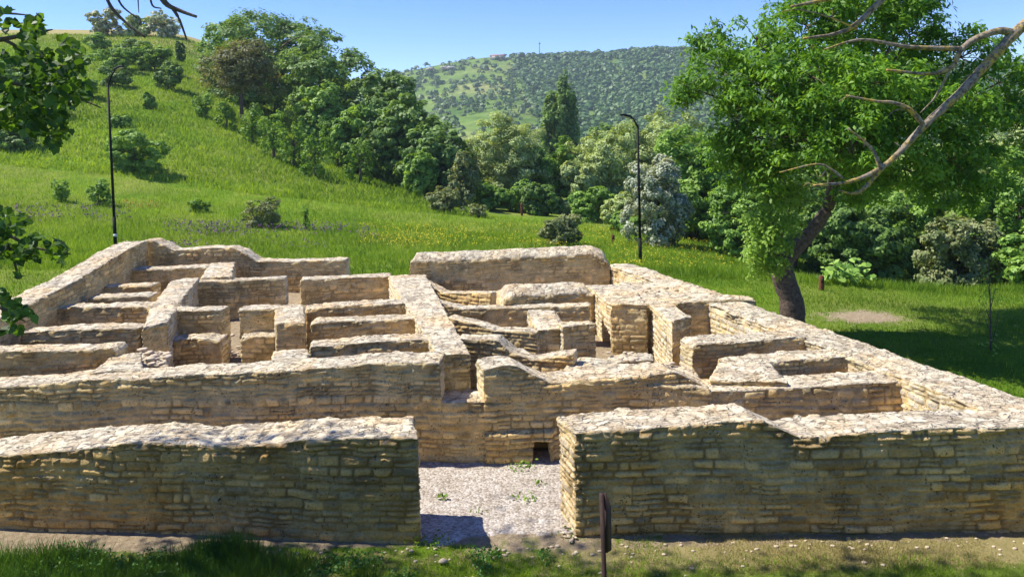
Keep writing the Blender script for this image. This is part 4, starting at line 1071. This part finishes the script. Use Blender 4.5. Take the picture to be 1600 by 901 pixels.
# broad-leaved weeds among the tall grass
_r = np.random.default_rng(31); n_ = 9000
wx = _r.uniform(-9.5, 0.5, n_); wy = _r.uniform(11.2, 12.25, n_)
k_ = (vnoise(wx*1.6, wy*1.6, 21.) > -.05+.25*sstep(-5, 0, wx)) & (wy < 12.15+.15*vnoise(wx*1.5, 0, 2.)); wx, wy = wx[k_], wy[k_]
c_ = np.stack([wx, wy, gz(wx, wy)+_r.uniform(.02, .24, len(wx))*(.6+.4*sstep(-3, -6, wx))], 1)
V, F, tone = leaves(c_, _r.normal(size=c_.shape)*.6+[0, -.3, .8], .055, .6, _r)
tag(mesh('weeds', V, F, leaf_material('leaf_weed', (.035, .11, .015), (.13, .30, .04), .35), col=tone), 'broad-leaved green weeds among the grass at the bottom', 'weeds', kind='stuff')
blades('meadow_grass', 210000, None, (30.5, 62), .30, .035, GRASSM, 'long green meadow grass behind the ruin', 4, lambda x, y: out_ruin(x, y)*(1-.55*sstep(40, 62, y)), pxr=(-80, 1700), lean=.3)
blades('side_grass', 120000, (4.8, 27), (14, 33), .13, .022, GRASSM, 'short green grass between the right outer wall and the thicket', 5, lambda x, y: out_ruin(x, y)*np.clip(1-1.4*np.maximum(soilmask(x, y), .75*drymask(x, y)), 0, 1))
blades('bank_grass', 30000, (-27, -15.6), (16, 34), .16, .025, GRASSM, 'rough grass on the bank outside the left wall', 6, lambda x, y: out_ruin(x, y)*np.clip(.8+.6*vnoise(x*.6, y*.6, 3.), 0, 1))
blades('slope_grass', 120000, None, (60, 150), .42, .11, GRASSM, 'long grass on the green hillside', 7, lambda x, y: np.where(x < .02*y, 1, .2), pxr=(-60, 760), lean=.4)
def flowers(name, n, px0, py0, sx, sy, mat, label, seed, size, ht, ysc=False):
    rng = np.random.default_rng(seed); pts = []
    cx = rng.uniform(px0, sx, n); cy = rng.uniform(py0, sy, n)
    pp = []
    for a, b_ in zip(cx, cy):
        # find where this sight line meets the meadow
        dd = ray(a, b_); ys = np.linspace(28, 75, 95); zs = CH+dd[2]/dd[1]*ys; xs = dd[0]/dd[1]*ys
        g = gz(xs, ys); k = np.argmax(zs < g+.1)
        if k > 0: pp.append((xs[k], ys[k]))
    pp = np.array(pp); k = vnoise(pp[:, 0]*.28, pp[:, 1]*.5, seed*1.)+.5*vnoise(pp[:, 0]*1.1, pp[:, 1]*1.1, seed*1.5) > rng.uniform(-.5, .6, len(pp)); pp = pp[k]
    x, y = pp[:, 0], pp[:, 1]
    if not len(x): return
    o = out_ruin(x, y) > 0; x, y = x[o], y[o]
    c = np.stack([x, y, gz(x, y)+ht*rng.uniform(.7, 1.2, len(x))], -1)
    c = np.repeat(c, 3, 0)+rng.normal(size=(len(c)*3, 3))*np.array([.05, .05, .06])
    V, F, tone = leaves(c, rng.normal(size=c.shape)+[0, -.5, .6], size, .8, rng)
    tag(mesh(name, V, F, mat, col=tone), label, 'wildflowers', kind='stuff')
flowers('yellow_wildflowers', 2600, 560, 352, 960, 388, YEL, 'yellow wildflowers behind the tall back wall', 21, .055, .3)
flowers('yellow_wildflowers', 1200, 950, 375, 1180, 420, YEL, 'yellow wildflowers around the right lamp post', 22, .05, .3)
flowers('purple_wildflowers', 1500, 255, 350, 590, 390, PUR, 'purple flower strip behind the back left wall', 23, .08, .3)
flowers('purple_wildflowers', 300, 20, 325, 210, 345, PUR, 'faint purple flowers left of the left lamp post', 24, .09, .3)
flowers('orange_wildflowers', 60, 195, 318, 262, 330, RED, 'small orange flower patch right of the left lamp post', 25, .07, .3)
# weeds in the gravel
for i_, (px, py, n_, r_) in enumerate([(690, 779, 26, .07), (815, 731, 60, .22), (820, 779, 30, .16), (672, 848, 60, .22), (840, 756, 14, .1), (745, 800, 10, .1), (885, 835, 16, .16)]):
    c = P(px, py, .02); rg = np.random.default_rng(70+i_)
    p = c+np.stack([rg.normal(size=n_)*r_, rg.normal(size=n_)*r_*.6, np.abs(rg.normal(size=n_))*.04+.03], 1)
    V, F, tone = leaves(p, rg.normal(size=p.shape)+[0, -.4, .8], .075, .5, rg)
    wl = ['small weed tuft in the gravel near the left wall end', 'weed patch left of the arched drain hole', 'weed tufts in the middle of the gravel court', 'weed patch in the shadow of the left front wall', 'tiny weed in the gravel below the drain hole', 'tiny weed in the centre of the gateway gravel', 'weed at the foot of the right gateway end']
    tag(mesh('weed', V, F, L_BRIGHT, col=tone), wl[i_], 'weed', 'weeds growing in the gravel', 'stuff')
# loose stones on the near grass and along the wall foot
STM = plain('loose_stone', (.52, .42, .29), .95, nscale=12, amt=.3, bumpd=.01)
rg = np.random.default_rng(99); lb = MB()
import bmesh
bm = bmesh.new(); bmesh.ops.create_icosphere(bm, subdivisions=2, radius=1)
IV = np.array([v_.co[:] for v_ in bm.verts]); IF = np.array([[v_.index for v_ in f.verts] for f in bm.faces]); bm.free()
for k in range(200):
    x = rg.uniform(-9, 10); y = rg.choice([rg.uniform(11.9, 12.3), rg.uniform(11, 12.3)]); s_ = rg.uniform(.008, .035)
    V = IV*(1+.3*vnoise(IV[:, 0]*1.5+k, IV[:, 1]*1.5, IV[:, 2]*1.5)[:, None])*np.array([s_*1.3, s_, s_*.7])+np.array([x, y, float(gz(x, y))+s_*.3])
    lb.add(V, None, IF)
tag(lb.build('pebbles', STM), 'pale pebbles strewn along the foot of the front walls', 'pebbles', kind='stuff')
c = P(692, 880, .0); V = IV*(1+.25*vnoise(IV[:, 0]*1.5, IV[:, 1]*1.5, IV[:, 2]*1.5)[:, None])*np.array([.07, .06, .04])+np.array([c[0], c[1], float(gz(c[0], c[1]))+.05])
tag(mesh('loose_stone', V, IF, STM), 'single pale stone lying in the grass before the gateway', 'stone')

# fallen rubble on the low surfaces of the ruin
lb = MB()
for (x0, y0_, x1, y1_, z, n_, smin, smax) in [(905, 566, 1050, 590, 1.58, 24, .03, .08), (950, 550, 1020, 566, 1.55, 8, .04, .10), (214, 546, 262, 572, 1.72, 20, .04, .12), (345, 515, 374, 560, .6, 12, .05, .12),
                           (878, 820, 900, 846, .03, 16, .015, .05),
                           (1000, 446, 1060, 456, 1.86, 6, .05, .12)]:
    for k in range(n_):
        q = P(rg.uniform(x0, x1), rg.uniform(y0_, y1_), z); s_ = rg.uniform(smin, smax)
        a_ = rg.uniform(0, 6.28); ca_, sa_ = math.cos(a_), math.sin(a_)
        W_ = np.sign(IV)*np.abs(IV)**.6
        V = W_*(1+.35*vnoise(IV[:, 0]*1.6+k, IV[:, 1]*1.6+x0, IV[:, 2]*1.6)[:, None])*np.array([s_*1.1, s_*.8, s_*.38])
        V = np.stack([V[:, 0]*ca_-V[:, 1]*sa_, V[:, 0]*sa_+V[:, 1]*ca_, V[:, 2]], 1)+q+[0, 0, s_*.2]
        lb.add(V, None, IF)
tag(lb.build('rubble', STM), 'fallen stones and rubble lying on the low walls and floors', 'rubble', kind='stuff')

# ------------------------------------------------------------------ street lamps, posts, sign
def lamp(ptop, pbase, d, head, label):
    b0 = Q(*pbase, d); b0[2] = gz(b0[0], d); tp = Q(*ptop, d)
    e = empty('street_lamp', tuple(b0)); tag(e, label, 'street lamp', 'street lamps behind the ruin')
    r = .055 
    m = MB(); m.tube([b0-[0, 0, .1], b0+(tp-b0)*.2], r*1.5, r*1.5, 12, smooth=False); m.tube([b0+(tp-b0)*.2, tp], r*1.2, r*.9, 12, smooth=False); m.build('pole', METAL, e, smooth=True)
    h = Q(*head, d-.3)
    m = MB(); m.tube([tp-[0, 0, .15], tp+(h-tp)*.5+[0, 0, .05], h], .045, .03, 8, 5); m.build('arm', METAL, e, smooth=True)
    dr = (h-tp); dr[2] *= .25; dr /= np.linalg.norm(dr)
    sd = np.cross(dr, [0, 0, 1]); sd /= np.linalg.norm(sd); up = np.cross(sd, dr)
    m = MB(); V = []
    prof = [(-.12, .05, .04), (0, .12, .06), (.28, .15, .06), (.5, .13, .045), (.58, .06, .02)]
    for (a, hw, th) in prof:
        for (s1, s2) in ((-1, -.6), (1, -.6), (.75, 1), (-.75, 1)): V.append(h+dr*a+sd*hw*s1+up*th*s2)
    Fq = [(0, 1, 2, 3), (19, 18, 17, 16)]
    for k in range(4):
        for j in range(4): Fq.append((k*4+j, k*4+(j+1) % 4, k*4+4+(j+1) % 4, k*4+4+j))
    m.add(V, Fq); hd_ = m.build('lamp_head', METAL, e)
    g = MB(); c = h+dr*.28-up*.042
    g.add([c-dr*.2-sd*.09, c+dr*.2-sd*.09, c+dr*.2+sd*.09, c-dr*.2+sd*.09, c-dr*.2-sd*.09-up*.015, c+dr*.2-sd*.09-up*.015, c+dr*.2+sd*.09-up*.015, c-dr*.2+sd*.09-up*.015],
          [(0, 1, 2, 3), (7, 6, 5, 4), (0, 4, 5, 1), (1, 5, 6, 2), (2, 6, 7, 3), (3, 7, 4, 0)])
    go = g.build('diffuser', plain('lamp_glass', (.5, .5, .48), .2), e)
    return e
l1 = lamp((168.5, 130), (181, 395), 36.5, (181, 108), 'tall black street lamp on the left in front of the green hill')
bb = Q(180.5, 367, 36.45); m = MB(); m.box((bb[0]-.07, 36.36, bb[2]-.06), (bb[0]+.07, 36.5, bb[2]+.06)); m.build('sticker', plain('white_sticker', (.7, .7, .68)), l1)
lamp((996.5, 194), (1001, 425), 35.0, (984, 182), 'tall black street lamp on the right behind the outer wall')
def post(px, pt, pb, d, label, w_=.14):
    tp = Q(px, pt, d); bz = float(gz(tp[0], d))
    e = empty('bollard', (tp[0], d, bz)); tag(e, label, 'bollard', 'rusty marker posts')
    m = MB(); x, h_ = tp[0], tp[2]; a = w_/2; c = .02
    V = []
    for (z, k) in ((bz-.1, a), (h_-.03, a), (h_, a-.02)):
        for (u, v_) in ((-1, -.7), (-.7, -1), (.7, -1), (1, -.7), (1, .7), (.7, 1), (-.7, 1), (-1, .7)): V.append((x+u*k, d+v_*k, z))
    Fq = [(r*8+j, r*8+(j+1) % 8, r*8+8+(j+1) % 8, r*8+8+j) for r in range(2) for j in range(8)]
    Fq += [(16, 17, 18, 19), (16, 19, 20, 23), (20, 21, 22, 23)]
    m.add(V, Fq); m.build('shaft', RUST, e)
    m = MB(); m.box((x-a*.6, d-a-.012, h_-.28), (x+a*.6, d-a+.002, h_-.08)); m.build('plate', SIGNM, e)
post(1283.5, 430, 460, 29.0, 'rusty square marker post right of the walnut trunk', .17)
post(957.5, 366, 378, 47, 'small rusty marker post left of the right lamp post', .2)
post(815, 317, 326, 68, 'tiny dark marker post far off in the valley meadow', .22)
# brown information board, seen almost edge on
def sign():
    d = 6.4; t0 = Q(940, 771, d); bz = float(gz(t0[0], d))
    e = empty('information_board', (t0[0], d, bz)); tag(e, 'brown information board on a post seen edge-on in front of the right wall', 'sign')
    m = MB()
    b0 = Q(945, 905, d)[0]
    xa = t0[0]
    V = []
    for (x, z) in ((xa+.01+.02, bz-.2), (xa, t0[2])):
        for (u, v_) in ((-1, -1), (1, -1), (1, 1), (-1, 1)): V.append((x+u*.018, d+v_*.03, z))
    m.add(V, [(0, 1, 5, 4), (1, 2, 6, 5), (2, 3, 7, 6), (3, 0, 4, 7), (4, 5, 6, 7), (3, 2, 1, 0)]); m.build('post', SIGNM, e)
    # board plate leaning back from the post away from the camera
    pa = np.array([xa+.022, d+.02, t0[2]]); 
    q1 = Q(951.5, 791, 7.0); q2 = Q(952, 858, 7.0)
    h1 = Q(944, 866, d+.02)
    th = np.array([.022, 0, 0])
    A_ = pa; B_ = q1; C_ = q2; D_ = np.array([xa+.024, d+.02, h1[2]+.02])
    V = [A_, B_, C_, D_, A_+th, B_+th, C_+th, D_+th]
    m = MB(); m.add(V, [(3, 2, 1, 0), (4, 5, 6, 7), (0, 1, 5, 4), (1, 2, 6, 5), (2, 3, 7, 6), (3, 0, 4, 7)]); m.build('panel', SIGNM, e)
sign()

# ------------------------------------------------------------------ air
HAZE, t, b = newmat('haze_air')
t.nodes.remove(b)
pv = N(t, 'ShaderNodeVolumePrincipled'); pv.inputs['Color'].default_value = (.75, .86, 1, 1)
pv.inputs['Density'].default_value = .0002; pv.inputs['Anisotropy'].default_value = .2
t.links.new(pv.outputs[0], t.nodes['Material Output'].inputs['Volume'])
m = MB(); m.box((-1700, -300, -12), (2300, 1700, 175)); hzo = m.build('haze', HAZE); tag(hzo, 'thin blue summer haze in the air', 'haze', kind='stuff')
